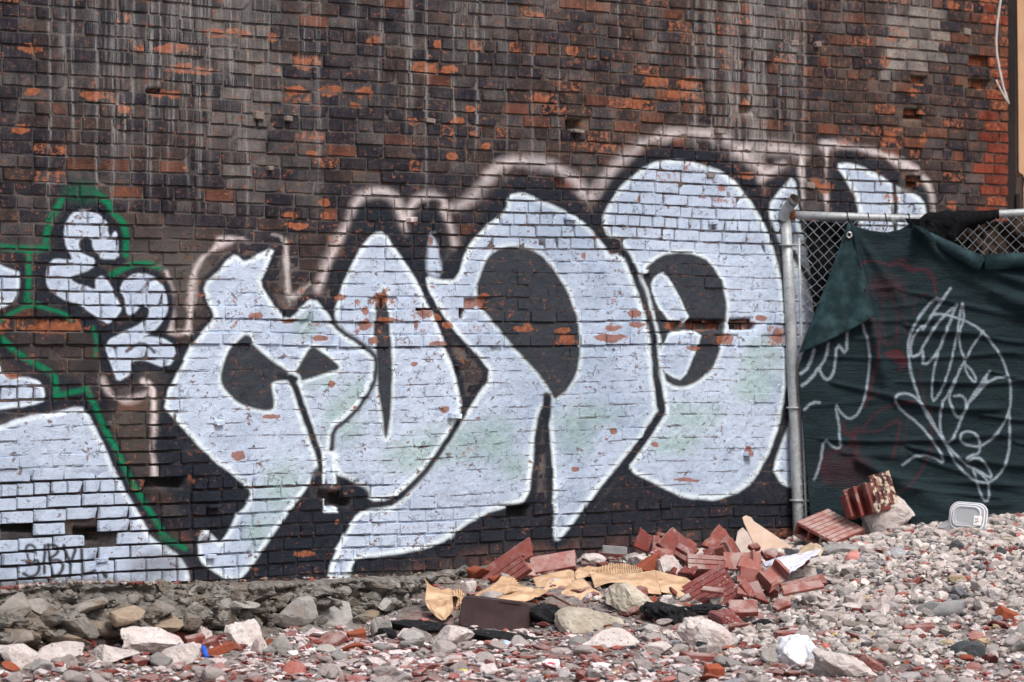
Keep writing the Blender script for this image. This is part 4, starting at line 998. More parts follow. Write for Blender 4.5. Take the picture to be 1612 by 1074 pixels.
for p, w in [
    (z1([(470, 360), (390, 470), (330, 560), (250, 690), (265, 640), (200, 700), (160, 800), (165, 900), (240, 860), (260, 800), (350, 650), (430, 560), (515, 490)]), 5), (z1([(390, 450), (350, 440), (280, 510), (190, 640), (145, 760), (145, 880), (170, 1040), (200, 1120)]), 5),
    (z1([(345, 560), (420, 560), (560, 600), (690, 670), (790, 780), (870, 900), (915, 1040), (935, 1150), (925, 1300), (880, 1400), (800, 1510), (700, 1580), (600, 1570), (540, 1530), (550, 1480), (600, 1455), (670, 1480), (700, 1560), (690, 1630), (640, 1640), (590, 1670), (600, 1690), (670, 1650), (750, 1720), (785, 1800), (770, 1820), (650, 1740), (635, 1745), (660, 1800), (700, 1950), (745, 2010), (770, 1950), (760, 1850), (700, 1780), (560, 1700), (400, 1510), (250, 1280), (200, 1120)]), 4.2),
    (z1([(515, 490), (440, 680), (370, 860), (260, 970), (255, 850)]), 5), (z1([(555, 480), (520, 700), (470, 950), (420, 1100), (345, 1240), (325, 1180), (330, 1050), (370, 860)]), 4), (z1([(560, 480), (575, 600), (530, 700), (545, 820), (580, 920), (640, 800), (720, 690)]), 4),
    (z1([(580, 920), (520, 1030), (470, 1150), (395, 1260), (385, 1420), (410, 1520), (450, 1550), (500, 1500), (560, 1350), (620, 1210), (770, 1000)]), 4.5), (z1([(580, 950), (590, 1010), (650, 1090), (670, 1060), (640, 1000), (580, 940)]), 4), (z1([(620, 1230), (700, 1140), (780, 1060), (890, 1040)]), 4.5), (z1([(470, 1150), (460, 1230), (500, 1330), (540, 1360), (590, 1300), (590, 1220), (550, 1180), (500, 1190)]), 4.5), (z1([(500, 1080), (470, 1150)]), 7), (z1([(740, 1070), (640, 1200)]), 7),
    (z2([(100, 740), (190, 675), (270, 665), (340, 685), (420, 735), (395, 650), (330, 550), (230, 430), (90, 320), (35, 240), (60, 200), (130, 190), (200, 220), (300, 350), (370, 480), (440, 590), (500, 720), (590, 820), (700, 880), (790, 870), (870, 790), (920, 650), (925, 520), (920, 330)]), 4.5),
    (z3([(485, 40), (520, 150), (535, 270), (520, 430), (490, 560), (455, 630), (400, 665), (345, 620), (305, 555), (335, 700), (335, 800), (350, 845), (300, 850), (235, 780), (210, 960), (170, 1055)]), 4.5),
    (z3([(385, 100), (380, 245), (320, 160), (305, 340), (270, 405), (230, 390), (200, 330), (250, 260), (262, 170)]), 5), (z3([(200, 330), (150, 400), (95, 440)]), 6), (z3([(170, 210), (140, 320), (85, 365)]), 6), (z3([(205, 550), (160, 550), (110, 600)]), 5)]:
    ct.line(p, w * .82, PW, .92, 2.0, ch=1)
IMG_TARP = ct.image('sprayed_tarp')
N = NT('green_woven_tarp'); st = N.attr('st', 'Vector')
uv = N.vec(st, (1 / (TX1 - TX0), -1 / (TZ1 - TZ0), 1), (-TX0 / (TX1 - TX0), TZ1 / (TZ1 - TZ0), 0))
it = N.n('ShaderNodeTexImage', image=IMG_TARP, extension='CLIP'); N.set(it.inputs[0], uv)
a = N.noise(N.vec(st, (.02, .05, 1)), 1, 5, .6); c = N.noise(N.vec(st, (.12, .55, 1)), 1, 4, .6); w_ = N.noise(N.vec(st, (.9, .9, 1)), 1, 2)
k = N.mix(N.ramp(a, .3, .7), (.0042, .0125, .0165), (.0085, .0235, .0295)); k = N.mix(N.math('MULTIPLY', N.ramp(c, .52, .75), .5), k, (.018, .040, .046))
k = N.mix(N.math('MULTIPLY', it.outputs[1], N.ramp(N.math('ADD', c, w_), .80, 1.10, 1, .5)), k, it.outputs[0])
N.b.inputs['Specular IOR Level'].default_value = .2
cr = N.noise(N.vec(st, (.035, .22, 1), (3, 1, 0)), 1, 6, .7, .6); k = N.mix(N.ramp(N.noise(N.vec(st, (.012, .02, 1)), 1, 5, .65), .55, .75, 0, .45), k, (.030, .044, .048))
N.bump(N.math('ADD', N.math('ADD', c, N.math('MULTIPLY', cr, 1.2)), N.math('MULTIPLY', w_, .3)), .9, .010)
M_TARP = N.out(k, .62)
ZT = ZF - .06
tarp = empty('green_tarp', at(1335, 350, ZT), label='dark green tarp tied to the fence, sprayed with pale and red scrawls', cat='tarp')
TO = tarp.location
def sheet_px(name, GPX, GPY, GD, mat, parent, base, z):
    P = np.stack([(GPX - 806) * z / F - base.x, z + GD - base.y, CAM_H + (HOR - GPY) * z / F - base.z], -1)
    h, w = GPX.shape; ii = (np.arange(h - 1)[:, None] * w + np.arange(w - 1)[None, :]).ravel()
    me = mesh_np(name, P.reshape(-1, 3), np.stack([ii, ii + w, ii + w + 1, ii + 1], 1), True, {'st': ('FLOAT_VECTOR', np.stack([GPX, GPY, 0 * GPX], -1))})
    o = link(name, me, mat, parent)
    sm = o.modifiers.new('thickness', 'SOLIDIFY'); sm.thickness = .004; sm.offset = 0
    return o
U, Vv = np.meshgrid(np.linspace(0, 1, 190), np.linspace(0, 1, 190))
left = np.interp(Vv, [0, .18, .42, .5, 1], [1335, 1318, 1268, 1256, 1276])
right_ = 1665
topy = np.interp(left + (right_ - left) * U, [1335, 1350, 1370, 1395, 1418, 1432, 1446, 1470, 1500, 1530, 1548, 1565, 1665], [350, 357, 363, 366, 361, 352, 357, 366, 383, 398, 408, 406, 403])
boty = np.interp(left + (right_ - left) * U, [1260, 1276, 1400, 1500, 1665], [806, 815, 826, 822, 818])
TPX = left + (right_ - left) * U; TPY = topy + (boty + 8 - topy) * Vv
D = .020 * (fnoise(TPX * .012, TPY * .018, 91) - .5) + .010 * (fnoise(TPX * .02, TPY * .08, 94) - .5)
def fold(ax, ay, bx, by, wd, amp, sag=0):
    tt = ((TPX - ax) * (bx - ax) + (TPY - ay) * (by - ay)) / ((bx - ax) ** 2 + (by - ay) ** 2)
    tc = np.clip(tt, 0, 1); dx = TPX - (ax + tc * (bx - ax)); dy = TPY - (ay + tc * (by - ay)) - sag * 4 * tc * (1 - tc)
    wq = wd * (.5 + tc)
    return -amp * np.exp(-(dx * dx + dy * dy) / wq ** 2) * sstep(0, .08, tc) * (1 - sstep(.75, 1, tc))
D = D + fold(1436, 354, 1680, 500, 12, .13, 30) + fold(1436, 354, 1690, 540, 12, .08, 45) + fold(1436, 354, 1660, 455, 8, .06, 16) + fold(1340, 355, 1400, 640, 9, .05) + fold(1338, 354, 1440, 500, 9, .02)
D = D - fold(1440, 360, 1660, 520, 14, .05, 46) + fold(1275, 690, 1660, 670, 4, .022, 12) + fold(1300, 600, 1480, 640, 5, .022) + fold(1400, 625, 1600, 640, 4, .03, 10) + fold(1460, 600, 1665, 590, 3, .018, 8) + fold(1290, 560, 1660, 545, 3, .016, 10) + fold(1420, 700, 1665, 735, 5, .03, 8) + fold(1340, 720, 1520, 810, 14, .04) + fold(1270, 640, 1400, 628, 4, .010) + fold(1400, 752, 1660, 768, 3, .012)
_rf = np.random.default_rng(66)
for _k in range(26):
    _x = _rf.uniform(1265, 1600); _y = _rf.uniform(430, 800); _l = _rf.uniform(60, 220); _s = _rf.normal(.05, .16)
    D = D + fold(_x, _y, _x + _l, _y + _l * _s, _rf.uniform(2.5, 6), _rf.uniform(.006, .022), _rf.uniform(0, 8))
D = D - .05 * sstep(.86, 1, Vv) + .02 * np.sin(TPX * .05) * sstep(.8, 1, Vv)
sheet_px('tarp_sheet', TPX, TPY, D, M_TARP, tarp, TO, ZT)
# the corner that has folded over on itself
U, Vv = np.meshgrid(np.linspace(0, 1, 50), np.linspace(0, 1, 70))
lx = np.interp(Vv, [0, .5, 1], [1334, 1303, 1257]); ly = np.interp(Vv, [0, .5, 1], [352, 440, 556])
rx = np.interp(Vv, [0, .6, 1], [1337, 1358, 1376]); ry = np.interp(Vv, [0, .6, 1], [352, 425, 498])
FPX = lx + (rx - lx) * U; FPY = ly + (ry - ly) * U + 12 * U * (1 - U) * Vv
FD = -.035 - .03 * np.sin(U * math.pi) * Vv + .018 * np.sin(U * 9 + Vv * 3) * Vv + .012 * (fnoise(FPX * .06, FPY * .06, 97) - .5)
N2 = NT('green_tarp_reverse'); o_ = N2.obj(); a2 = N2.noise(o_, 9, 5, .6); b2 = N2.noise(o_, 60, 3)
N2.bump(b2, .4, .005); M_TARPB = N2.out(N2.mix(N2.ramp(a2, .4, .68), (.008, .022, .026), (.026, .058, .066)), .7)
sheet_px('folded_corner', FPX, FPY, FD, M_TARPB, tarp, TO, ZT)
# the rolled top hem on the right
b = MB(); b.tube([at(1440, 358, ZT) - TO, at(1470, 376, ZT - .02) - TO, at(1510, 398, ZT - .04) - TO, at(1546, 416, ZT - .05) - TO], [.012, .028, .040, .048], 10)
b.tube([at(1549, 414, ZT - .04) - TO, at(1600, 410, ZT - .04) - TO, at(1665, 408, ZT - .04) - TO], [.050, .046, .046], 10)
hem = b.build('rolled_hem', M_TARPB, tarp, smooth=True)
b = MB(); e0 = at(1337, 370, ZT - .055) - TO
b.tube([e0 + Vector((.014 * math.cos(q), 0, .016 * math.sin(q))) for q in np.linspace(0, 2 * math.pi, 15)], .005, 6); b.build('eyelet', M_EYE, tarp, smooth=True)

def loose_sheet(name, mat, lab, cat, P4, z, sag, seed, amp, n=(60, 24), edge=0.0):
    """a hanging cloth between four corners (photograph column, row)"""
    w, h = n; U, Vv = np.meshgrid(np.linspace(0, 1, w), np.linspace(0, 1, h))
    (ax, ay), (bx, by), (cx_, cy_), (dx_, dy_) = P4
    X_ = (ax * (1 - U) + bx * U) * (1 - Vv) + (dx_ * (1 - U) + cx_ * U) * Vv
    Y_ = (ay * (1 - U) + by * U) * (1 - Vv) + (dy_ * (1 - U) + cy_ * U) * Vv + sag * 4 * U * (1 - U) * Vv
    Y_ = Y_ + edge * (fnoise(X_ * .09, Y_ * .02, seed + 5) - .5) * Vv
    Dd = amp * (fnoise(X_ * .05, Y_ * .03, seed) - .5) + amp * .5 * (fnoise(X_ * .15, Y_ * .1, seed + 2) - .5)
    o = sheet_px(name, X_, Y_, Dd, mat, None, Vector((0, 0, 0)), z)
    return tag(o, lab, cat)
loose_sheet('brown_cloth', M_BRNCLOTH, 'dark brown cloth hanging behind the wire mesh, above the rolled hem', 'cloth', [(1470, 352), (1665, 345), (1665, 470), (1470, 470)], ZF + .25, 0, 120, .20)
loose_sheet('black_net', M_BLKNET, 'black netting draped behind the mesh left of the folded tarp corner', 'netting', [(1268, 348), (1340, 352), (1320, 640), (1292, 620)], ZF + .06, 6, 130, .06, edge=20)
loose_sheet('black_flap', M_BLKNET, 'ragged black flap hanging below the bunched cloth on the rail', 'cloth', [(1424, 344), (1512, 348), (1502, 384), (1450, 376)], ZF - .075, 8, 133, .05, edge=26)
# black cloth twisted along the rail
U, Vv = np.meshgrid(np.linspace(0, 1, 90), np.linspace(0, 1, 21))
q = Vv * 2 * math.pi
cx_ = 1446 + (1572 - 1446) * U
cyr = np.interp(U, [0, .12, .3, .45, .7, 1], [346, 345, 345, 347, 344, 338])
rad = np.interp(U, [0, .1, .3, .45, .7, 1], [.012, .035, .052, .058, .050, .026]) * (1 + .35 * (fnoise(U * 14, Vv * 4, 140) - .5))
drop = .10 * np.exp(-((U - .32) / .20) ** 2) * (np.sin(q) < -.2) * np.abs(np.sin(q))
PXs = cx_; Zs = (HOR - cyr) * ZF / F + rad * np.sin(q) - drop
P = np.stack([(PXs - 806) * ZF / F, ZF + rad * np.cos(q) - .01, CAM_H + Zs], -1)
h, w = U.shape; ii = (np.arange(h - 1)[:, None] * w + np.arange(w - 1)[None, :]).ravel()
o = link('black_cloth', mesh_np('black_cloth', P.reshape(-1, 3), np.stack([ii, ii + w, ii + w + 1, ii + 1], 1), True), M_BLKNET)
tag(o, 'black cloth wrapped and bunched around the fence top rail', 'cloth')
# ------------------------------------------------------------------ gravel: tens of thousands of pebbles in one mesh, nobody could count them
def pebbles(n, xr, zr, szr, pal, weights, seed, flat=(.45, .9), dens=None, name='gravel', sink=.25, kmin=1.0, sub=None, pw=1.6):
    r = np.random.default_rng(seed)
    X = r.uniform(*xr, n); Z = r.uniform(*zr, n)
    ok = (Z < back_z(X) - .03)
    if dens is not None: ok &= r.random(n) < dens(X, Z)
    if szr[1] > .055 or szr[1] > .09: ok &= r.random(n) < .25 + 1.5 * sstep(.40, .66, fnoise(X * 1.8, Z * 1.8, 400 + seed))
    X = X[ok]; Z = Z[ok]; n = len(X)
    sz = szr[0] + (szr[1] - szr[0]) * r.random(n) ** (pw * 2)
    var = [rock_verts(1, np.random.default_rng(seed * 50 + k), 4, 0) for k in range(14)]
    base = np.array(var)[r.integers(0, 14, n)]                        # n,12,3
    sc = np.stack([sz * r.uniform(.75, 1.35, n), sz * r.uniform(.75, 1.35, n), sz * r.uniform(*flat, n)], 1)
    P = base * sc[:, None, :]
    ang = r.uniform(0, 6.283, n); tl = r.normal(0, .35, n)
    c, s_ = np.cos(tl)[:, None], np.sin(tl)[:, None]
    y = P[..., 1] * c - P[..., 2] * s_; z_ = P[..., 1] * s_ + P[..., 2] * c
    c, s_ = np.cos(ang)[:, None], np.sin(ang)[:, None]
    x = P[..., 0] * c - y * s_; y = P[..., 0] * s_ + y * c
    H = ground_h(X, Z) + sc[:, 2] * (.5 - sink) + .006 * r.random(n)
    P = np.stack([x + X[:, None], y + Z[:, None], z_ + H[:, None]], -1)
    pal = np.array(pal); ci = r.choice(len(pal), n, p=np.array(weights) / sum(weights))
    cc = pal[ci] * 1.06 * (.62 + .6 * r.random(n))[:, None]
    C = np.repeat(np.concatenate([cc, np.ones((n, 1))], 1)[:, None, :], 12, 1)
    Q = (ICO[1][1][None] + (np.arange(n) * 12)[:, None, None]).reshape(-1, 3).astype(np.int32)
    return P.reshape(-1, 3), C.reshape(-1, 4), Q
N = NT('mixed_gravel'); cc_ = N.attr('col', 'Color'); geo = N.n('ShaderNodeNewGeometry').outputs['Position']
a = N.noise(geo, 70, 4, .65); c = N.noise(geo, 300, 3, .6)
k = N.mix(N.ramp(a, .3, .7), N.mix(1.0, cc_, (.68, .66, .66), 'MULTIPLY'), N.mix(1.0, cc_, (1.12, 1.12, 1.12), 'MULTIPLY'))
k = N.mix(N.math('MULTIPLY', N.ramp(c, .5, .68), .3), k, (.30, .26, .24))
nzz = N.n('ShaderNodeSeparateXYZ'); N.set(nzz.inputs[0], N.n('ShaderNodeNewGeometry').outputs['Normal'])
loc_ = N.noise(geo, 3.2, 4, .6)
k = N.mix(N.math('MULTIPLY', N.ramp(nzz.outputs[2], .2, .95), N.ramp(loc_, .36, .62, .04, .36)), k, N.mix(N.ramp(N.noise(geo, 1.3, 2), .4, .6), (.50, .43, .41), (.52, .405, .395)))
N.bump(N.math('ADD', a, N.math('MULTIPLY', c, .6)), .8, .006)
M_GRAV = N.out(k, .92)
BEI = [(.47, .425, .395), (.57, .535, .51), (.37, .345, .325), (.27, .265, .26), (.055, .058, .065), (.26, .055, .040), (.36, .11, .08), (.42, .33, .2), (.17, .18, .20)]
PALE = [(.58, .515, .515), (.70, .64, .64), (.46, .39, .39), (.30, .30, .31), (.055, .058, .065), (.235, .048, .040), (.33, .10, .08), (.5, .4, .24), (.17, .19, .22)]
def slope(X, Z): return sstep(.5, 1.2, X + (Z - 19.6) * .28) * sstep(18.9, 19.9, Z + .0 * X)
def heap(X, Z): return 1 - .9 * sstep(-.75, -.45, X) * sstep(1.25, .95, X) * sstep(20.15, 20.4, Z)
sets = [pebbles(46000, (-.4, 3.1), (18.6, 23.2), (.009, .060), BEI, [30, 26, 18, 9, 2.2, 4, 2, 1.5, 4], 1, dens=lambda X, Z: slope(X, Z) * heap(X, Z)),
        pebbles(2600, (-.2, 3.1), (18.8, 23.2), (.05, .095), BEI, [30, 30, 18, 8, 1, 4, 3, .5, 4], 2, dens=lambda X, Z: slope(X, Z) * .8 * heap(X, Z)),
        pebbles(28000, (-3.2, 3.2), (17.2, 22.2), (.008, .050), PALE, [28, 26, 10, 4, 2.5, 24, 13, .8, 3], 3, flat=(.25, .6), dens=lambda X, Z: (1 - .9 * slope(X, Z)) * heap(X, Z)),
        pebbles(3600, (-3.2, 3.2), (17.2, 21.5), (.045, .10), PALE, [30, 28, 9, 4, 2, 22, 11, .3, 3], 4, flat=(.25, .55), dens=lambda X, Z: (1 - .95 * slope(X, Z)) * .7 * heap(X, Z))]
RED = [(.20, .055, .046), (.28, .09, .075), (.13, .035, .03), (.30, .27, .25), (.04, .04, .042), (.34, .13, .10)]
sets.append(pebbles(1500, (-.75, 1.35), (20.2, 22.6), (.02, .085), RED, [26, 18, 16, 14, 26, 8], 6, flat=(.2, .5), dens=lambda X, Z: 1.05 - heap(X, Z), pw=1.1))
off = 0; PV = []; PC = []; PQ = []
for P, C, Q in sets:
    PV.append(P); PC.append(C); PQ.append(Q + off); off += len(P)
PV = np.concatenate(PV); PC = np.concatenate(PC); PQ = np.concatenate(PQ)
me = mesh_np('gravel', PV, PQ, False, {'col': ('FLOAT_COLOR', PC)})
tag(link('gravel', me, M_GRAV), 'loose beige gravel and crushed brick covering the lot', kind='stuff')

# ------------------------------------------------------------------ single stones and lumps: (name, px, py of the middle, width px, height px, material, label, category, seed, rough, cuts, lift)
def lump(name, px, py, w, h, mat, lab, cat, seed, rough=.07, cuts=8, depth=.8, rot=0.0, dz=0.0, z=None, sub=3, yaw=0.0, group=None):
    g = hit(px, py + h * .45)
    zz = g.y if z is None else z
    k = zz / F
    size = (w * k * 1.04, w * k * depth, h * k * 1.12)
    p = at(px, py, zz + size[1] * .25)
    o = rock(name, p, size, mat, seed, (0, R(rot), R(yaw)), sub, cuts, rough)
    return tag(o, lab, cat, group)
L = [
 ('concrete_chunk', 1393, 814, 98, 56, M_CONC, 'large rough pale concrete chunk beside the three-cell clay block', 'rubble', 1, .11, 8, .6, -6),
 ('pink_stone', 1341, 878, 26, 22, M_PINK, 'pink stone on the gravel below the clay block', 'stone', 2, .03, 7, .9, 0),
 ('cream_stone', 994, 945, 82, 50, M_CREAM, 'cream angular stone below the cardboard flap', 'stone', 3, .10, 9, .6, 8),
 ('sandy_slab', 928, 978, 108, 38, M_CREAM, 'broad sandy slab of rock with a rusty rod on it', 'stone', 4, .10, 8, .5, 4),
 ('concrete_chunk', 712, 1004, 68, 36, M_CONC, 'rounded concrete chunk in front of the brown plastic tub', 'rubble', 5, .06, 8, .7, 0),
 ('concrete_chunk', 383, 999, 58, 46, M_CONC, 'big pale concrete block leaning on the stone footing', 'rubble', 6, .09, 8, .8, 5),
 ('concrete_chunk', 322, 1000, 26, 30, M_CONC, 'small pinkish concrete chunk left of the big pale block', 'rubble', 7, .06, 8, .8, 0),
 ('concrete_chunk', 240, 1012, 96, 46, M_CONC, 'wide lumpy concrete mass right of the dark red bricks', 'rubble', 8, .13, 10, .6, 0),
 ('concrete_chunk', 285, 1030, 60, 36, M_CONC, 'concrete lump behind the blue plastic tube', 'rubble', 9, .08, 9, .7, 0),
 ('concrete_chunk', 180, 1030, 80, 30, M_CONC, 'low concrete lump in front of the dark red bricks', 'rubble', 10, .06, 9, .7, 0),
 ('concrete_chunk', 95, 1030, 76, 34, M_CONC, 'flat topped pale chunk left of the dark red bricks', 'rubble', 11, .05, 9, .6, -8),
 ('concrete_chunk', 30, 1036, 66, 40, M_CONC, 'pale rubble chunk at the left edge below the footing', 'rubble', 12, .07, 9, .7, 8),
 ('concrete_chunk', 60, 1050, 50, 24, M_CONCG, 'small grey chunk at the left edge of the rubble', 'rubble', 13, .06, 9, .7, 0),
 ('concrete_chunk', 440, 1014, 42, 28, M_CONCG, 'grey concrete lump right of the big pale block', 'rubble', 14, .06, 8, .8, 0),
 ('concrete_chunk', 408, 1018, 26, 30, M_CONC, 'pale chunk wedged against the grey concrete lump', 'rubble', 15, .05, 8, .8, 0),
 ('concrete_chunk', 600, 990, 34, 34, M_CONCG, 'grey crumbly chunk beside the charred beam', 'rubble', 16, .07, 8, .8, 0),
 ('concrete_chunk', 648, 1006, 40, 28, M_CONCG, 'grey chunk with a red shard left of the tub', 'rubble', 17, .06, 8, .8, -20),
 ('concrete_chunk', 1108, 1000, 84, 48, M_CONC, 'large speckled pale chunk in the middle foreground', 'rubble', 18, .11, 8, .7, 22),
 ('concrete_chunk', 960, 1006, 90, 32, M_CONC, 'pale chunk below the sandy slab', 'rubble', 19, .05, 8, .6, 0),
 ('concrete_chunk', 1034, 1022, 46, 24, M_CONC, 'smooth whitish chunk left of the speckled chunk', 'rubble', 20, .03, 7, .7, 0),
 ('concrete_chunk', 1328, 1048, 104, 42, M_CONC, 'broad rough chunk at the front right of the rubble', 'rubble', 21, .11, 9, .6, 6),
 ('concrete_chunk', 1214, 1034, 34, 26, M_CONCG, 'grey lump left of the crumpled white cup', 'rubble', 22, .06, 8, .8, 0),
 ('concrete_chunk', 1101, 977, 22, 14, M_CREAM, 'small cream stone among the red splinters', 'rubble', 23, .05, 8, .8, 0),
 ('mortared_brick', 1142, 977, 56, 34, M_TERRAW, 'chunk of red brick crusted with white mortar', 'brick', 24, .05, 7, .7, 4),
 ('concrete_chunk', 1130, 990, 28, 14, M_CONC, 'small pale chunk in front of the mortar crusted brick', 'rubble', 25, .05, 8, .8, 0),
 ('charred_lump', 1195, 983, 40, 16, M_BLACK, 'charred black lump right of the mortar crusted brick', 'charcoal', 26, .09, 7, .8, 0),
 ('cinder_block_piece', 1524, 1022, 54, 26, M_CINDER, 'dark blue-grey cinder block corner in the right foreground', 'rubble', 27, .03, 5, .7, -4),
 ('grey_slab', 1461, 958, 44, 20, M_SLATE, 'rear of two grey stone slabs lying on the gravel', 'slab', 28, .02, 5, .5, -12),
 ('grey_slab', 1492, 960, 58, 26, M_SLATE, 'front of two grey stone slabs lying on the gravel', 'slab', 29, .02, 6, .5, -10),
 ('white_slab', 1350, 955, 76, 13, M_CONC, 'flat whitish slab lying on the gravel slope', 'slab', 30, .02, 6, 1.0, 0),
 ('concrete_chunk', 1145, 893, 40, 30, M_CONCG, 'grey mortar lump on top of the red tile heap', 'rubble', 31, .08, 9, .8, 0),
 ('concrete_chunk', 1012, 888, 50, 28, M_CONC, 'pale mortar lump behind the cardboard', 'rubble', 32, .07, 9, .8, 0),
 ('concrete_chunk', 1051, 892, 38, 34, M_CONC, 'crumbly pale lump right of the cardboard fold', 'rubble', 33, .09, 9, .8, 0),
 ('concrete_chunk', 1050, 877, 30, 16, M_CONCG, 'small grey lump under the purple red tile', 'rubble', 34, .05, 9, .8, 0),
 ('concrete_chunk', 1097, 871, 38, 20, M_CONC, 'pale flat lump below the brown red tile', 'rubble', 35, .06, 9, .8, -6),
 ('concrete_chunk', 992, 880, 28, 18, M_CONCG, 'small grey lump beside the mortared tile end', 'rubble', 36, .07, 9, .8, 0),
 ('concrete_chunk', 935, 883, 38, 22, M_CONC, 'pale lump right of the long channel tile', 'rubble', 37, .09, 9, .8, 0),
 ('concrete_chunk', 738, 925, 24, 20, M_CONC, 'small pale lump behind the torn cardboard corner', 'rubble', 38, .08, 9, .8, 0),
 ('mortar_lump', 803, 899, 18, 12, M_CONCG, 'mortar lump stuck on the ribbed tile near the wall', 'rubble', 39, .08, 9, .8, 0),
 ('concrete_chunk', 1262, 905, 46, 28, M_CONC, 'pale chunk right of the white cloth', 'rubble', 40, .06, 9, .8, -10),
 ('concrete_chunk', 1290, 885, 44, 16, M_CONC, 'long pale chunk between cloth and clay block', 'rubble', 41, .05, 9, .6, -14),
 ('grey_stone', 1286, 905, 22, 18, M_CINDER, 'small dark grey stone right of the white cloth', 'stone', 42, .03, 7, .8, 0),
 ('concrete_chunk', 1330, 897, 30, 16, M_CONC, 'squarish pale chunk under the pink stone', 'rubble', 43, .04, 7, .8, 0),
 ('concrete_chunk', 1320, 868, 60, 22, M_CONCG, 'grey gravelly chunk below the clay block corner', 'rubble', 44, .09, 9, .8, 0),
 ('concrete_chunk', 1233, 925, 30, 18, M_CONC, 'pale chunk above the dark red tile edge', 'rubble', 45, .06, 9, .8, 0),
 ('grey_stone', 1505, 862, 24, 20, M_CINDER, 'grey stone on the gravel below the plastic bowl', 'stone', 46, .05, 8, .8, 0),
 ('grey_stone', 1578, 868, 18, 14, M_CINDER, 'dark grey stone near the right end of the gravel', 'stone', 47, .04, 8, .8, 0),
 ('concrete_chunk', 1482, 880, 30, 18, M_CONC, 'pale stone on the gravel below the grey stone', 'stone', 48, .05, 8, .8, 0),
 ('concrete_chunk', 640, 1000, 30, 20, M_CONC, 'whitish chunk at the foot of the charred beam', 'rubble', 49, .04, 8, .8, 0),
 ('grey_stone', 1105, 1018, 18, 16, M_CINDER, 'blue grey pebble under the speckled chunk', 'stone', 50, .02, 6, .9, 0),
 ('concrete_chunk', 1085, 1058, 40, 18, M_CONCG, 'grey lump at the bottom beside an orange brick bit', 'rubble', 51, .05, 8, .8, 0),
 ('asphalt_heap', 790, 1003, 130, 18, M_BLACK, 'burnt black debris under the brown plastic tub', 'charcoal', 52, .2, 8, .5, 6),
 ('asphalt_heap', 860, 972, 70, 40, M_BLACK, 'black tarry lump right of the brown plastic tub', 'charcoal', 53, .2, 8, .6, 0),
 ('asphalt_heap', 1052, 968, 90, 34, M_BLACK, 'black crumbly asphalt below the cream stone', 'charcoal', 54, .24, 8, .6, 8),
 ('asphalt_heap', 1115, 960, 80, 18, M_BLACK, 'black asphalt crumbs under the ribbed tile', 'charcoal', 55, .24, 8, .6, 0),
 ('asphalt_heap', 1303, 922, 22, 16, M_BLACK, 'small black asphalt crumb at the gravel edge', 'charcoal', 56, .12, 8, .8, 0),
]
for q in L:
    lump(q[0], q[1], q[2], q[3], q[4], q[5], q[6], q[7], q[8], q[9], q[10], q[11], q[12], sub=4 if q[3] * q[4] > 800 else 3)

# ------------------------------------------------------------------ hollow clay tiles and their pieces
def place(name, px, py, z, rot, lab, cat, group=None):
    return empty(name, at(px, py, z), tuple(R(a) for a in rot), lab, cat, group)
def ribbed(b, x0, x1, y0, y1, z0, z1, n, g=.006, M=None):
    """slab with grooves along y in its top face"""
    prof = [(x0, z0), (x0, z1)]; p = (x1 - x0) / n
    for i in range(n):
        a = x0 + i * p
        if i: prof += [(a - p * .10, z1), (a - p * .10, z1 - g), (a + p * .10, z1 - g), (a + p * .10, z1)]
    prof += [(x1, z1), (x1, z0)]
    b.prism(prof[::-1], y0, y1, M)
def jag(o, amp, seed, side=None):
    """break an end of a tile unevenly"""
    me = o.data; n = len(me.vertices); co = np.zeros(n * 3, np.float32); me.vertices.foreach_get('co', co); co = co.reshape(-1, 3)
    for ax, sg in (side or ()):
        e = co[:, ax].max() if sg > 0 else co[:, ax].min(); w = (co[:, ax].max() - co[:, ax].min())
        m = np.abs(co[:, ax] - e) < .02 * w + .003
        q = fnoise(co[:, (ax + 1) % 3] * 30 + seed, co[:, (ax + 2) % 3] * 30, 200 + seed)
        co[m, ax] -= sg * amp * q[m]
    me.vertices.foreach_set('co', co.ravel()); me.update()
def slab(name, px, py, z, dims, rot, mat, lab, cat='clay tile', seed=0, sides=((0, 1),), poly=None, th=None, rib=0):
    w, l, t = dims; b = MB()
    if poly is not None: pass
    elif rib: ribbed(b, -w / 2, w / 2, -l / 2, l / 2, -t / 2, t / 2, rib)
    else:
        q = np.random.default_rng(5000 + seed * 7 + int(px)); P = np.array([(-.5, -.5), (.5, -.5), (.5, .5), (-.5, .5)]) + q.uniform(-.10, .10, (4, 2))
        if q.random() < .6:
            k = q.integers(4); a_, b_ = P[k - 1], P[(k + 1) % 4]; c_ = P[k]; P = np.concatenate([P[:k], [c_ + (a_ - c_) * q.uniform(.2, .55), c_ + (b_ - c_) * q.uniform(.2, .55)], P[k + 1:]])
        poly = P
    if poly is not None:
        q = np.random.default_rng(6000 + seed * 7 + int(px)); P = np.asarray(poly, float); o2 = []
        for k in range(len(P)):
            a_, b_ = P[k], P[(k + 1) % len(P)]; br = q.random() < .55
            o2.append(a_)
            for f_ in (.2, .4, .6, .8): o2.append(a_ + (b_ - a_) * f_ + q.normal(0, .028 if br else .006, 2))
        n = len(o2); tt = [(q.normal(0, .10), q.normal(0, .05)) for _ in range(n)]
        b.add([(x * w, y * l, -t / 2) for x, y in o2] + [((x * (1 - .03) + .03 * e1) * w, (y * .97 + .03 * e2) * l, t / 2) for (x, y), (e1, e2) in zip(o2, tt)], [tuple(range(n))[::-1], tuple(range(n, 2 * n))] + [(i, (i + 1) % n, (i + 1) % n + n, i + n) for i in range(n)])
    o = b.build(name, mat, None, bevel=.003, loc=at(px, py, z), rot=tuple(R(a) for a in rot))
    return tag(o, lab, cat)
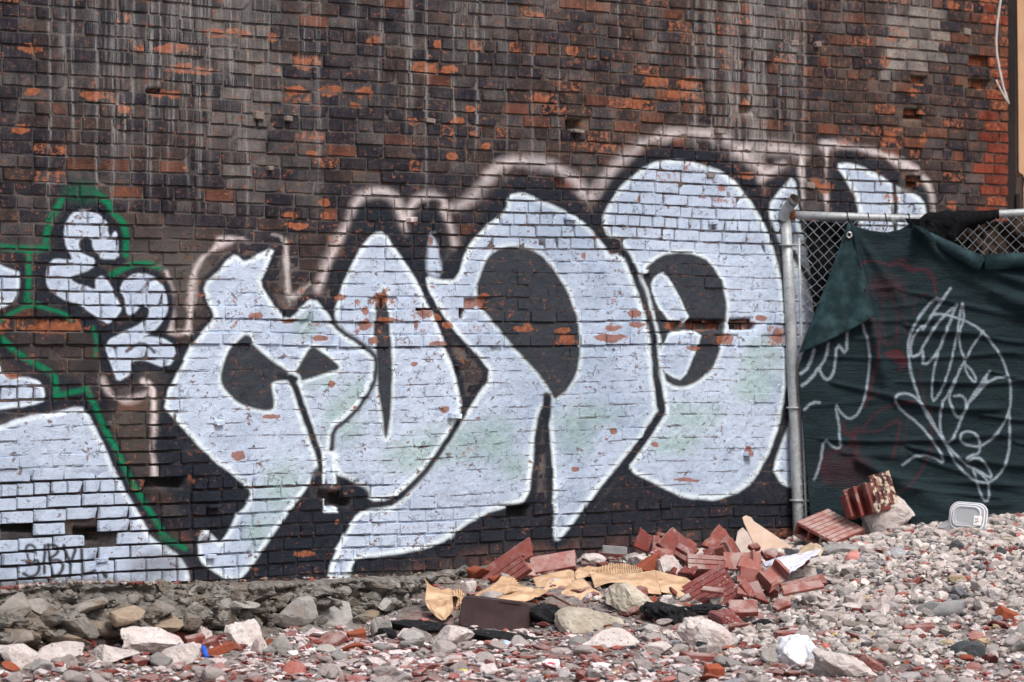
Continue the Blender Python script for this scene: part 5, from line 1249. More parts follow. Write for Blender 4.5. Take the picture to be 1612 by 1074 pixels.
def RM(roll, yaw, slope): return (Matrix.Rotation(R(slope), 3, 'Y') @ Matrix.Rotation(R(yaw), 3, 'Z') @ Matrix.Rotation(R(roll), 3, 'Y')).to_euler()
def channel(name, px, py, z, dims, rot, mat, lab, seed=0, walls=(1, 1)):
    """a broken hollow tile: one face with two side walls"""
    w, l, h = dims; t = .018
    b = MB(); prof = [(-w / 2, 0), (-w / 2, h * walls[0] + t), (-w / 2 + t, h * walls[0] + t), (-w / 2 + t, t), (w / 2 - t, t), (w / 2 - t, h * walls[1] + t), (w / 2, h * walls[1] + t), (w / 2, 0)]
    b.prism(prof, -l / 2, l / 2)
    o = b.build(name, mat, None, bevel=.002, loc=at(px, py, z), rot=RM(140, 84, -10) if isinstance(rot, str) else tuple(R(a) for a in rot)); jag(o, .035, seed, ((1, 1), (1, -1)))
    return tag(o, lab, 'clay tile')

# the whole three-cell block by the fence post
zb = hit(1305, 862).y + .10
blk = place('hollow_clay_block', 1306, 838, zb, (0, 0, 0), 'whole red hollow clay block with three open cells, by the fence post', 'clay block')
blk.rotation_euler = Euler((R(14), R(23), R(-38)), 'XYZ')
W_, L_, T_ = .285, .30, .095
b = MB(); ribbed(b, -W_ / 2, W_ / 2, -L_ / 2, L_ / 2, T_ / 2 - .020, T_ / 2, 8, .005); b.build('ribbed_face', M_TERRAL, blk)
b = MB(); b.box((-W_ / 2 + .001, -L_ / 2 + .001, -T_ / 2), (W_ / 2 - .001, L_ / 2 - .001, -T_ / 2 + .016)); b.build('base_face', M_TERRA, blk)
for i in range(4):
    x = -W_ / 2 + .001 + i * (W_ - .018) / 3
    b = MB(); b.box((x, -L_ / 2 + .0005, -T_ / 2 + .016), (x + .016, L_ / 2 - .0005, T_ / 2 - .020)); b.build('web', M_TERRA, blk)
# the broken block behind it, standing on end against the tarp
zk = 22.72
bk = place('broken_clay_block', 1368, 782, zk, (0, 0, 0), 'broken clay block on end against the tarp, paint peeling on its ribs', 'clay block')
bk.rotation_euler = Euler((R(-10), R(-14), R(14)), 'XYZ')
N = NT('peeling_paint_tile'); o_ = N.obj(); a = N.noise(N.vec(o_, (60, 10, 10)), 1, 4, .6); c = N.noise(o_, 26, 4, .6)
M_PEEL = N.out(N.mix(N.ramp(c, .50, .58), N.mix(N.ramp(a, .45, .6), (.05, .022, .026), (.16, .05, .045)), (.52, .43, .33)), .7)
b = MB(); ribbed(b, -.065, .065, -.10, .10, -.012, .012, 5, .006, Matrix.Translation((.075, -.06, .015)) @ Matrix.Rotation(R(90), 4, 'X') @ Matrix.Rotation(R(0), 4, 'Z')); b.build('ribbed_face', M_PEEL, bk)
b = MB(); b.box((-.02, -.05, -.10), (.0, .09, .10)); b.box((-.085, -.02, -.10), (-.066, .10, .08)); b.box((-.14, .0, -.09), (-.122, .11, .05)); ow = b.build('web', M_TERRA, bk, bevel=.003); jag(ow, .03, 3, ((2, 1),))
b = MB(); b.box((-.135, .08, -.10), (.14, .10, .095)); ow = b.build('back_face', M_TERRAD, bk, bevel=.003); jag(ow, .03, 5, ((2, 1), (0, -1)))
rock('mortar_crust', (.02, -.05, -.075), (.06, .05, .07), M_CREAM, 501, sub=3, parent=bk)

zw = lambda px: float(zwall(s_of_px(px)))
# ribbed pieces in the heap
def ribpiece(px, py, z, dims, rot, mat, lab, n, seed):
    t = place('ribbed_clay_tile', px, py, z, (0, 0, 0), lab, 'clay tile'); w, l, h = dims; t.rotation_euler = RM(*rot)
    b = MB(); ribbed(b, -w / 2, w / 2, -l / 2, l / 2, h / 2 - .02, h / 2, n, .005); f = b.build('ribbed_face', mat, t); jag(f, .02, seed, ((1, -1),))
    b = MB(); b.box((-w / 2 + .002, -l / 2 + .003, -h / 2), (-w / 2 + .02, l / 2 - .003, h / 2 - .02)); b.box((w / 2 - .02, -l / 2 + .003, -h / 2), (w / 2 - .002, l / 2 - .003, h / 2 - .02)); s_ = b.build('side_web', M_TERRA, t); jag(s_, .02, seed + 1, ((2, -1),))
    return t
ribpiece(1124, 936, 20.75, (.24, .26, .09), (-50, 90, -30), M_TERRAW, 'ribbed red tile with white lime streaks, right of the cardboard', 7, 1)
ribpiece(1112, 893, 21.15, (.10, .22, .09), (-48, 96, 4), M_TERRA, 'small ribbed red tile lying above the lime streaked one', 3, 3)
ribpiece(800, 905, 21.1, (.14, .26, .05), (-50, 84, -36), M_TERRA, 'ribbed red tile leaning on the wall behind the cardboard', 4, 5)
channel('channel_tile', 870, 884, 21.35, (.13, .30, .06), 'flat', M_TERRAL, 'long red channel tile lying near the wall over the cardboard', 2)
slab('clay_shard', 795, 888, 21.2, (.36, .10, .022), (58, -33, 8), M_TERRA, 'long red tile shard tilted against the wall', seed=4)
slab('clay_shard', 822, 896, 21.15, (.13, .11, .02), (40, 8, 10), M_TERRAL, 'smooth pinkish red shard beside the long tilted shard', seed=5)
channel('mortared_tile_end', 966, 871, 21.7, (.17, .10, .06), (180, 6, 4), M_TERRA, 'tile end with a grey mortar bed facing the lot', 6)
slab('grey_mortar_bed', 967, 866, 21.62, (.13, .03, .045), (0, 4, 4), M_SLATE, 'grey mortar bed on the tile end by the wall', 'mortar', 7)
slab('clay_shard', 1013, 850, 21.95, (.10, .12, .02), (76, 20, 14), M_TERRAD, 'dark purple red shard standing against the wall', seed=8, poly=[(-.5, -.5), (.45, -.55), (.5, .25), (-.4, .55)])
slab('clay_shard', 1033, 855, 21.85, (.08, .10, .02), (70, -10, 5), M_TERRAL, 'pinkish shard between two dark shards by the wall', seed=9, poly=[(-.45, -.5), (.5, -.5), (.35, .3), (-.1, .5)])
channel('curved_tile_piece', 1048, 842, 22.0, (.12, .10, .035), (165, 12, 10), M_TERRA, 'curved red tile lip at the top of the heap', 10)
slab('clay_tile', 1067, 861, 21.75, (.22, .14, .03), (56, 36, 4), M_TERRAD, 'dark red tile sloping down to the right in the heap', seed=11)
slab('clay_shard', 1080, 857, 21.85, (.10, .09, .02), (50, 40, 0), M_TERRA, 'small purple red tile edge behind the sloping dark tile', seed=12)
slab('clay_tile', 1143, 857, 21.9, (.26, .19, .028), (62, 26, 4), M_TERRA, 'large plain brown red tile leaning in the heap by the board', seed=13, poly=[(-.5, -.42), (-.32, .5), (.1, .25), (.5, -.3), (.46, -.5)])
channel('channel_tile', 1135, 877, 21.45, (.08, .17, .04), (70, -22, 70), M_TERRA, 'narrow red channel piece under the large brown red tile', 14)
slab('clay_shard', 1165, 885, 21.35, (.18, .10, .02), (58, 4, 4), M_TERRAL, 'flat rosy shard right of the grey mortar lump', seed=15)
slab('clay_shard', 1190, 890, 21.3, (.05, .16, .03), (72, 10, 30), M_TERRAL, 'upright rosy shard left of the white cloth', seed=16)
slab('clay_shard', 1213, 875, 21.7, (.09, .07, .03), (40, 0, 20), M_TERRA, 'red shard above the white cloth', seed=17)
channel('channel_tile', 1214, 912, 20.95, (.15, .14, .06), (48, -26, 35), M_TERRAL, 'pale red angular tile corner below the white cloth', 18)
slab('clay_shard', 1177, 912, 20.9, (.12, .13, .02), (62, 14, 8), M_TERRA, 'red shard right of the lime streaked tile', seed=19)
slab('clay_shard', 1192, 930, 20.7, (.18, .12, .022), (50, 24, -6), M_TERRAD, 'brown red shard in front of the pale tile corner', seed=20, poly=[(-.5, -.1), (-.1, .5), (.2, .0), (.5, -.4), (-.2, -.5)])
slab('clay_shard', 1268, 918, 20.75, (.27, .07, .022), (48, -12, 10), M_TERRA, 'long dark red tile edge on the gravel right of the cloth', seed=21)
slab('clay_shard', 1262, 925, 20.6, (.20, .07, .018), (35, -8, 10), M_TERRAL, 'flat red shard under the long dark red edge', seed=22)
slab('clay_shard', 1232, 951, 20.2, (.12, .08, .025), (40, -18, 10), M_TERRA, 'red shard lying on the gravel left of the white slab', seed=23, poly=[(-.5, 0), (-.2, .5), (.5, .3), (.3, -.4), (-.3, -.5)])
slab('clay_shard', 1170, 957, 20.2, (.16, .10, .03), (35, 0, 14), M_TERRA, 'red tile piece under the lime streaked tile', seed=24)
slab('orange_sliver', 489, 920, zw(489) - .06, (.025, .09, .02), (76, 18, 0), M_BRICKO, 'orange brick sliver standing on the footing ledge', 'brick', 25)
slab('brick_piece', 472, 929, zw(472) - .06, (.07, .03, .03), (10, 24, 10), M_TERRAD, 'dark brick crumb on the footing ledge left of the sliver', 'brick', 26)
slab('brick_piece', 450, 932, zw(450) - .06, (.04, .03, .03), (10, -10, 30), M_BRICKO, 'tiny orange brick crumb on the footing ledge', 'brick', 27)
for (px, py, w, l, t, rot, mat, lab) in [
    (133, 1010, .07, .10, .055, (20, -40, 12), M_TERRAD, 'leftmost dark red brick below the footing'), (160, 1003, .12, .09, .06, (38, 24, -10), M_TERRA, 'ribbed dark red brick in the middle of the brick group'), (182, 998, .09, .08, .06, (20, -6, 20), M_TERRAD, 'dark red brick at the right of the brick group'),
    (283, 1003, .08, .07, .06, (14, 16, 30), M_TERRAD, 'dark red brick left of the small pinkish chunk'), (307, 1010, .09, .07, .06, (10, -8, 20), M_TERRA, 'brick lump behind the blue tube'), (333, 1013, .09, .06, .05, (20, -20, 10), M_TERRAD, 'brick piece right of the blue tube'), (345, 1024, .14, .04, .04, (10, -22, 12), M_BRICKO, 'long rusty brick splinter right of the blue tube'), (305, 1028, .10, .06, .05, (10, 30, 10), M_TERRA, 'brown red brick piece under the blue tube'),
    (520, 1009, .14, .10, .03, (30, -30, 10), M_TERRA, 'ribbed red tile beside the frosted plastic disc'), (563, 998, .10, .05, .03, (20, -14, 10), M_BRICKO, 'orange tile flake left of the charred beam'), (637, 995, .05, .12, .03, (40, 0, -30), M_TERRAD, 'thin red tile shard poking out of the charred wood'), (1240, 1002, .12, .07, .055, (8, -4, 20), M_TERRA, 'squared red brick behind the crumpled white cup'),
    (1447, 990, .17, .07, .04, (10, -3, 14), M_TERRA, 'flat red brick below the two grey slabs'), (1590, 970, .12, .08, .05, (20, 24, 20), M_BRICKO, 'bright red brick lump at the right edge of the lot'), (1375, 1048, .11, .08, .05, (20, 30, 20), M_TERRA, 'red brick piece with a pale corner in the right foreground'), (1124, 1056, .08, .07, .05, (20, 0, 20), M_BRICKO, 'rounded orange brick bit at the very front'), (1100, 1034, .16, .08, .03, (10, 4, 20), M_TERRA, 'flat red tile under the speckled chunk')]:
    g = hit(px, py + 8)
    o = slab('brick_piece', px, py, g.y, (w, l, t), rot, mat, lab, 'brick', int(px) % 40, ((0, 1), (0, -1)))
# ------------------------------------------------------------------ boards, cardboard and litter
def cutboard(name, px_pts, z, tilt, mat, lab, cat, th=.012):
    """a flat broken board standing where its outline shows, leaning back by tilt degrees"""
    cx = sum(p[0] for p in px_pts) / len(px_pts); by = max(p[1] for p in px_pts)
    base = at(cx, by, z); k = z / F
    n = len(px_pts); c = math.cos(R(tilt))
    P = [((x - cx) * k, 0, (by - y) * k / c) for x, y in px_pts]
    b = MB(); b.add([(x, -th / 2, z_) for x, y, z_ in P] + [(x, th / 2, z_) for x, y, z_ in P], [tuple(range(n)), tuple(range(2 * n - 1, n - 1, -1))] + [(i, i + n, (i + 1) % n + n, (i + 1) % n) for i in range(n)])
    return tag(b.build(name, mat, None, bevel=.002, loc=base, rot=(R(-tilt), 0, 0)), lab, cat)
cutboard('fibre_board', [(1170, 816), (1176, 813), (1184, 816), (1188, 822), (1248, 862), (1228, 880), (1200, 876), (1188, 860), (1178, 838), (1172, 824)], zw(1200) - .32, 22, M_BOARD, 'tan triangular board leaning on the wall by the fence post', 'board')
cutboard('fibre_board', [(1162, 838), (1170, 832), (1178, 840), (1188, 862), (1198, 876), (1170, 878), (1158, 856)], zw(1180) - .30, 22, M_BOARDG, 'cracked greyish board behind the tan triangular board', 'board', .02)

def paper(name, G, mat, lab, cat, n=(26, 18), corr=0, th=.003, seed=0, crumple=.011, parent=None, smooth=True):
    """a sheet through a small net of points G[row][col] = (px, py, z)"""
    G = np.array(G, float); gh, gw = G.shape[:2]
    P = np.zeros((gh, gw, 3))
    for i in range(gh):
        for j in range(gw): P[i, j] = at(*G[i, j])
    def up(A, m, ax):
        x = np.linspace(0, A.shape[ax] - 1, m); i0 = np.clip(np.floor(x).astype(int), 0, A.shape[ax] - 2); f = x - i0
        im = np.clip(i0 - 1, 0, None); ip = np.clip(i0 + 2, None, A.shape[ax] - 1)
        sh = [1, 1, 1]; sh[ax] = m; f = f.reshape(sh)
        p0, p1, p2, p3 = (np.take(A, q, ax) for q in (im, i0, i0 + 1, ip))
        return p1 + .5 * f * (p2 - p0 + f * (2 * p0 - 5 * p1 + 4 * p2 - p3 + f * (3 * (p1 - p2) + p3 - p0)))
    w, h = n
    if corr: w = corr * 6
    S_ = up(up(P, h, 0), w, 1)
    du = np.gradient(S_, axis=1); dv = np.gradient(S_, axis=0); nm = np.cross(du, dv); nm /= np.maximum(np.linalg.norm(nm, axis=2), 1e-9)[..., None]
    jj, ii_ = np.meshgrid(np.linspace(0, 1, w), np.linspace(0, 1, h))
    dd = crumple * 2 * (fnoise(jj * 4, ii_ * 4, 300 + seed) - .5) + crumple * (fnoise(jj * 11, ii_ * 11, 320 + seed) - .5)
    if corr: dd = dd + .0045 * np.sin(jj * corr * 2 * math.pi)
    S_ = S_ + nm * dd[..., None]
    o0 = S_.reshape(-1, 3).mean(0)
    ii = (np.arange(h - 1)[:, None] * w + np.arange(w - 1)[None, :]).ravel()
    me = mesh_np(name, S_.reshape(-1, 3) - o0, np.stack([ii, ii + w, ii + w + 1, ii + 1], 1), smooth)
    o = link(name, me, mat, None, Vector(o0)); sm = o.modifiers.new('thickness', 'SOLIDIFY'); sm.thickness = th; sm.offset = 0
    return tag(o, lab, cat)
# torn piece on the left
paper('cardboard_piece', [[(668, 912, 20.6), (680, 922, 20.62), (694, 930, 20.66), (706, 926, 20.7), (718, 934, 20.74)], [(671, 926, 20.52), (684, 934, 20.54), (697, 937, 20.58), (710, 936, 20.6), (722, 938, 20.66)], [(669, 946, 20.45), (684, 944, 20.45), (700, 942, 20.46), (712, 940, 20.48), (722, 942, 20.5)]], M_CARD, 'upper flap of torn cardboard left of the brown tub', 'cardboard', seed=1)
paper('cardboard_piece', [[(669, 946, 20.44), (690, 944, 20.42), (712, 940, 20.42)], [(674, 958, 20.36), (692, 958, 20.34), (713, 950, 20.36)], [(690, 974, 20.3), (700, 976, 20.28), (713, 960, 20.3)]], M_CARD, 'lower flap of torn cardboard left of the brown tub', 'cardboard', seed=2)
paper('cardboard_piece', [[(710, 935, 20.66), (722, 930, 20.64), (732, 938, 20.6)], [(712, 948, 20.58), (722, 944, 20.56), (730, 944, 20.52)], [(714, 972, 20.5), (719, 968, 20.48), (724, 950, 20.46)]], M_CARDD, 'narrow corrugated strip between torn flap and tub', 'cardboard', corr=7, seed=3)
# behind the tub
paper('cardboard_piece', [[(790, 910, 20.95), (806, 909, 20.95), (818, 920, 20.9), (828, 924, 20.86)], [(768, 925, 20.8), (790, 922, 20.78), (808, 926, 20.74), (826, 928, 20.72)], [(746, 938, 20.66), (770, 942, 20.62), (790, 936, 20.6), (806, 930, 20.6)]], M_CARDD, 'curled corrugated cardboard rising behind the brown tub', 'cardboard', corr=15, seed=4, n=(90, 18))
paper('cardboard_piece', [[(808, 926, 20.72), (830, 925, 20.72), (846, 927, 20.72), (864, 931, 20.72)], [(790, 937, 20.6), (815, 936, 20.6), (836, 938, 20.6), (852, 938, 20.62)], [(772, 945, 20.5), (800, 949, 20.48), (822, 949, 20.48), (834, 944, 20.54)]], M_CARD, 'smooth cardboard tongue lying on the brown tub', 'cardboard', seed=5)
# middle
paper('cardboard_piece', [[(838, 910, 21.1), (862, 905, 21.12), (898, 898, 21.16), (904, 904, 21.1)], [(842, 920, 21.0), (866, 914, 21.0), (892, 910, 21.02), (904, 914, 20.98)], [(846, 931, 20.9), (870, 930, 20.88), (890, 924, 20.9), (902, 924, 20.86)]], M_CARD, 'rolled cardboard edge under the long channel tile', 'cardboard', seed=6)
paper('cardboard_piece', [[(884, 930, 20.85), (898, 916, 20.95), (912, 914, 20.95), (926, 922, 20.9)], [(884, 940, 20.75), (902, 930, 20.8), (920, 928, 20.8), (944, 934, 20.76)], [(888, 954, 20.62), (906, 955, 20.6), (926, 954, 20.6), (952, 944, 20.66)]], M_CARD, 'crumpled cardboard sheet in the middle of the heap', 'cardboard', seed=7, crumple=.012)
paper('cardboard_piece', [[(912, 893, 21.3), (935, 893, 21.3), (955, 897, 21.3)], [(905, 902, 21.15), (930, 902, 21.15), (952, 902, 21.15)], [(906, 912, 21.05), (930, 908, 21.02), (950, 906, 21.05)]], M_CARD, 'cardboard strip at the back of the heap', 'cardboard', seed=8)
paper('cardboard_piece', [[(940, 896, 21.25), (966, 888, 21.3), (990, 890, 21.28), (1012, 893, 21.25)], [(938, 902, 21.15), (965, 894, 21.2), (990, 896, 21.2), (1010, 896, 21.18)], [(940, 906, 21.05), (966, 903, 21.08), (992, 903, 21.08), (1012, 900, 21.1)]], M_CARDD, 'corrugated cardboard behind the big tan flap', 'cardboard', corr=20, seed=9, n=(90, 12))
# the big flap on the right
paper('cardboard_piece', [[(926, 899, 21.1), (955, 903, 21.08), (990, 904, 21.06), (1010, 901, 21.08), (1031, 898, 21.1)], [(932, 912, 20.96), (958, 912, 20.94), (988, 916, 20.92), (1014, 914, 20.94), (1036, 916, 20.94)], [(936, 926, 20.82), (960, 917, 20.86), (990, 920, 20.84), (1006, 932, 20.74), (1041, 936, 20.74)]], M_CARD, 'large tan cardboard flap with a folded edge, centre of heap', 'cardboard', seed=10, n=(40, 24), crumple=.004)
paper('cardboard_piece', [[(1031, 898, 21.09), (1055, 904, 21.05), (1080, 910, 21.0)], [(1036, 917, 20.93), (1064, 918, 20.92), (1094, 924, 20.88)], [(1041, 932, 20.76), (1058, 936, 20.74), (1074, 943, 20.7)]], M_CARD, 'tan cardboard wing pointing right to the lime streaked tile', 'cardboard', seed=11, crumple=.003)
# ---- brown plastic tub lying on its side
tub = empty('plastic_tub', at(778, 968, 20.2), (R(-6), R(6), R(-12)), 'dark brown plastic tub lying on its side against the cardboard', 'plastic tub')
def rrect(w, h, r, n=5):
    out = []
    for cx, cz, a0 in ((w / 2 - r, h / 2 - r, 0), (-w / 2 + r, h / 2 - r, 90), (-w / 2 + r, -h / 2 + r, 180), (w / 2 - r, -h / 2 + r, 270)):
        out += [(cx + r * math.cos(R(a0 + 90 * k / n)), cz + r * math.sin(R(a0 + 90 * k / n))) for k in range(n + 1)]
    return out
W_, H_, D_ = .375, .165, .20
rings = []
for (y, s_, r_) in ((0.012, .965, .028), (0, .93, .024), (-.004, .90, .022)): pass
b = MB(); o_ = []
loops = [(.00, .94, .022), (.012, .985, .028), (D_, 1.06, .03), (D_, 1.10, .032), (D_ + .012, 1.10, .032), (D_ + .012, 1.04, .03), (.02, .955, .024)]
n_ = 24; V = []; Fq = []
for y, s_, r_ in loops: V += [(x, y, z) for x, z in rrect(W_ * s_, H_ * s_, r_)]
for i in range(len(loops) - 1):
    for k in range(n_): Fq.append((i * n_ + k, i * n_ + (k + 1) % n_, (i + 1) * n_ + (k + 1) % n_, (i + 1) * n_ + k))
Fq.append(tuple(range(n_))); Fq.append(tuple((len(loops) - 1) * n_ + k for k in range(n_))[::-1])
b.add(V, Fq); b.build('tub_shell', M_TUB, tub, smooth=False)
b = MB(); b.box((.02, -.006, H_ * .47 - .012), (W_ * .36, .03, H_ * .47 + .006)); b.build('torn_lip', M_TUB, tub, bevel=.004)
# ---- charred beam
b = MB(); pts = [at(582, 1000, 20.0), at(640, 992, 20.1), at(700, 978, 20.15), at(745, 985, 20.1), at(790, 996, 20.0)]
cb = rock('charred_beam', at(672, 988, 20.0), (.46, .12, .07), M_BLACK, 601, (0, R(6), R(6)), 4, 6, .10); tag(cb, 'charred black timber beam lying left of the tub', 'timber')
cb = rock('charred_beam', at(610, 1000, 19.9), (.13, .12, .075), M_BLACK, 602, (0, R(12), R(6)), 3, 6, .10); tag(cb, 'burnt black stump of wood left of the charred beam', 'timber')
cb = rock('charred_beam', at(790, 1002, 19.85), (.28, .07, .04), M_BLACK, 603, (0, R(10), R(6)), 4, 6, .12); tag(cb, 'thin charred stick in front of the tub', 'timber')
# ---- rod, twig, tube and small litter
b = MB(); b.tube([at(868, 937, 20.5), at(895, 951, 20.4), at(925, 972, 20.25), at(950, 986, 20.1), at(962, 984, 20.05)], .006, 7); tag(b.build('rusty_rod', M_RUST, smooth=True), 'bent rusty steel rod lying across the sandy slab', 'steel rod')
b = MB(); b.tube([at(1028, 975, 20.0), at(1036, 985, 19.9), at(1044, 998, 19.8)], .002, 5); tag(b.build('red_wire', M_RUST), 'thin reddish wire sticking up left of the speckled chunk', 'wire')
b = MB(); b.tube([at(320, 1020, 19.1), at(326, 1036, 19.0)], .0135, 12, cap=False); b.tube([at(320.2, 1020.6, 19.1), at(325.8, 1035.4, 19.0)], .010, 12); tag(b.build('blue_tube', M_BLUE, smooth=False), 'short bright blue plastic tube standing in the red bricks', 'tube')
g = hit(796, 1019); b = MB(); b.tube([at(796, 1012, g.y), at(797, 1020, g.y - .03)], [.018, .02], 14); b.tube([at(795, 1009, g.y), at(796, 1012, g.y)], [.012, .018], 14); tag(b.build('bottle_cap', M_BLUEC), 'pale blue bottle cap in front of the tub', 'bottle cap')
g = hit(510, 1030); b = MB()
V = [(.066 * math.cos(q), 0, .06 * math.sin(q)) for q in np.linspace(0, math.pi, 15)]
b.add([(x, -.010, z) for x, y, z in V] + [(x, .010, z) for x, y, z in V], [tuple(range(15)), tuple(range(29, 14, -1))] + [(i, i + 15, (i + 1) % 15 + 15, (i + 1) % 15) for i in range(15)])
tag(b.build('plastic_disc', M_DISC, None, bevel=.004, loc=at(510, 1031, g.y), rot=(R(-38), R(-16), R(-10))), 'half buried frosted plastic disc tilted in the rubble', 'plastic disc')
paper('paper_scrap', [[(478, 1016, 19.55), (490, 1020, 19.5), (498, 1022, 19.5)], [(482, 1026, 19.4), (492, 1030, 19.4), (500, 1034, 19.35)]], M_WHITEP, 'white paper scrap left of the frosted disc', 'paper', seed=20, n=(12, 8))
# crumpled white cup
cup = empty('crumpled_cup', at(1252, 1026, hit(1252, 1046).y), (0, 0, 0), 'crumpled white plastic cup on the rubble, right foreground', 'cup')
V, Fq = ICO[4]; r = np.random.default_rng(900); Vc = V.copy()
for n, d in (((-.75, -.35, .55), .62), ((.82, -.25, .40), .66), ((.2, -.9, .2), .55), ((-.7, -.5, -.5), .62), ((.1, .1, 1), .70), ((0, 0, -1), .6), ((.75, -.5, -.45), .68), ((-.2, -.8, .62), .64), ((-.95, .1, -.1), .72)):
    n = np.array(n) / np.linalg.norm(n); q = Vc @ n - d; Vc = Vc - np.maximum(q, 0)[:, None] * n[None]
rg = 1 - np.abs(fnoise(V[:, 0] * 1.9 + 3 + V[:, 2], V[:, 1] * 1.9 + V[:, 2] * 1.6, 79, 2) - .5) * 5; Vc = Vc + .13 * np.clip(rg, -.6, 1)[:, None] * V + .06 * (fnoise(V[:, 0] * 5 + V[:, 2] * 3, V[:, 1] * 5, 77) - .5)[:, None] * V
Vc = Vc / (Vc.max(0) - Vc.min(0)) * np.array([.205, .16, .165])
link('cup_body', mesh_np('cup_body', Vc, Fq, True), M_WHITEP, cup, rot=(0, R(-8), R(0)))
b = MB()
for k in range(5): b.box((.058 + .004 * k, -.072, .055 - .020 * k), (.066 + .004 * k, -.060, .066 - .020 * k))
tag(b.build('blue_print', M_BLUEC, cup), kind='stuff')
g = hit(866, 1052)
paper('paper_scrap', [[(850, 1046, g.y + .03), (862, 1037, g.y + .03), (880, 1039, g.y + .03)], [(851, 1055, g.y - .03), (864, 1052, g.y - .03), (883, 1051, g.y - .03)]], M_STICK, 'white paper scrap printed with pink red, near the bottom centre', 'paper', seed=30, n=(14, 10), crumple=.004)
ps = bpy.data.objects['paper_scrap.001'] if 'paper_scrap.001' in bpy.data.objects else bpy.data.objects['paper_scrap']
b = MB(); o0 = ps.location
for cx_, cy_, w_, h_ in ((856, 1046, 4, 3), (866, 1044, 5, 2), (861, 1049, 3, 2), (872, 1046, 3, 3)):
    c_ = at(cx_, cy_, g.y - .045) - o0; k_ = g.y / F
    b.add([(c_.x + w_ * k_ * math.cos(q), c_.y, c_.z + h_ * k_ * math.sin(q)) for q in np.linspace(0, 2 * math.pi, 11)[:-1]], [tuple(range(10))])
tag(b.build('red_print', plain('pink_red_ink', (.55, .06, .12), (.65, .12, .2), 40, .6, .02), ps), kind='stuff')
# white cloth with crumpled kraft bag
paper('white_cloth', [[(1200, 884, 21.4), (1222, 878, 21.45), (1240, 874, 21.5), (1268, 870, 21.5), (1292, 866, 21.5)], [(1205, 892, 21.25), (1222, 886, 21.2), (1238, 882, 21.3), (1262, 880, 21.3), (1290, 872, 21.35)], [(1214, 890, 21.15), (1226, 898, 21.05), (1236, 896, 21.15), (1248, 892, 21.2), (1272, 882, 21.25)], [(1225, 892, 21.1), (1236, 908, 20.95), (1241, 906, 20.98), (1246, 900, 21.0), (1256, 892, 21.15)]], M_CLOTH, 'rumpled white cloth lying on the red tiles by the post', 'cloth', n=(44, 36), seed=21, crumple=.016)
paper('kraft_bag', [[(1262, 862, 21.75), (1274, 857, 21.8), (1288, 858, 21.8), (1296, 866, 21.75)], [(1256, 872, 21.6), (1272, 866, 21.62), (1286, 864, 21.62), (1294, 870, 21.6)], [(1250, 880, 21.5), (1266, 876, 21.5), (1282, 874, 21.5), (1292, 876, 21.5)]], M_PAPER, 'crumpled brown paper bag behind the white cloth', 'paper bag', n=(24, 18), seed=22, crumple=.014)
rock('dark_scrap', at(1247, 869, 21.9), (.09, .06, .045), M_CINDER, 701); tag(bpy.data.objects['dark_scrap'], 'dark scrap of rag between board and paper bag', 'rag')
# clear bowl with black base, lying on its edge
zc_ = hit(1522, 838).y
bowl = empty('plastic_bowl', at(1524, 815, zc_ + .03), (R(-14), R(4), R(-18)), 'clear lidded takeaway bowl with a black base, tipped on its side', 'food container')
def ring_shell(b, loops, cap0=True, cap1=True):
    V = []; Fq = []; n = 24
    for y, w, h, r_ in loops: V += [(x, y, z) for x, z in rrect(w, h, r_)]
    for i in range(len(loops) - 1):
        for k in range(n): Fq.append((i * n + k, i * n + (k + 1) % n, (i + 1) * n + (k + 1) % n, (i + 1) * n + k))
    if cap0: Fq.append(tuple(range(n)))
    if cap1: Fq.append(tuple((len(loops) - 1) * n + k for k in range(n))[::-1])
    b.add(V, Fq)
b = MB(); ring_shell(b, [(.0, .22, .175, .055), (-.016, .215, .17, .055), (-.018, .18, .138, .045), (-.045, .165, .122, .04), (-.050, .15, .108, .036), (-.043, .12, .085, .03)]); lid = b.build('clear_lid', M_CLEAR, bowl)
for y_, w_, h_, r_ in ((-.017, .196, .152, .048), (-.046, .160, .117, .038), (.0, .222, .177, .055)):
    b = MB(); q_ = rrect(w_, h_, r_, 6); b.tube([(x, y_, z) for x, z in q_ + q_[:1]], .0032, 6, cap=False); b.build('lid_ridge_highlight', M_WHITEP, lid)  # moulded ridges in white, rim highlights of the clear lid put into colour
b = MB(); ring_shell(b, [(.002, .226, .181, .056), (.014, .226, .181, .056), (.016, .205, .16, .05), (.075, .165, .125, .04), (.078, .155, .115, .036)]); b.build('black_base', M_BLKPL, bowl)
b = MB(); b.box((.045, -.0535, -.050), (.092, -.0505, .005)); stk = b.build('price_sticker', M_STICK, bowl)
b = MB()
for x0, x1, z0 in ((.050, .060, -.012), (.062, .072, -.012), (.052, .070, -.020), (.055, .080, -.030), (.050, .066, -.038)): b.box((x0, -.0545, z0), (x1, -.0538, z0 + .004))
tag(b.build('sticker_print', M_INK, stk), kind='stuff')
b = MB(); ring_shell(b, [(.0, .07, .07, .03), (.12, .095, .095, .042)], True, False)
cupc = b.build('clear_cup', M_CLEAR, None, loc=at(1486, 826, zc_ + .05), rot=(R(-60), R(12), R(-70))); tag(cupc, 'crushed clear plastic cup left of the black based bowl', 'cup')
paper('orange_wrapper', [[(1540, 838, zc_ - .03), (1553, 828, zc_ + .05), (1566, 830, zc_ + .05)], [(1545, 840, zc_ - .06), (1558, 838, zc_ - .02), (1572, 838, zc_)], [(1550, 843, zc_ - .1), (1562, 842, zc_ - .08), (1572, 840, zc_ - .05)]], M_ORNG, 'crumpled orange wrapper beside the black based bowl', 'wrapper', n=(16, 14), seed=23, crumple=.012)
zq = hit(1415, 880).y
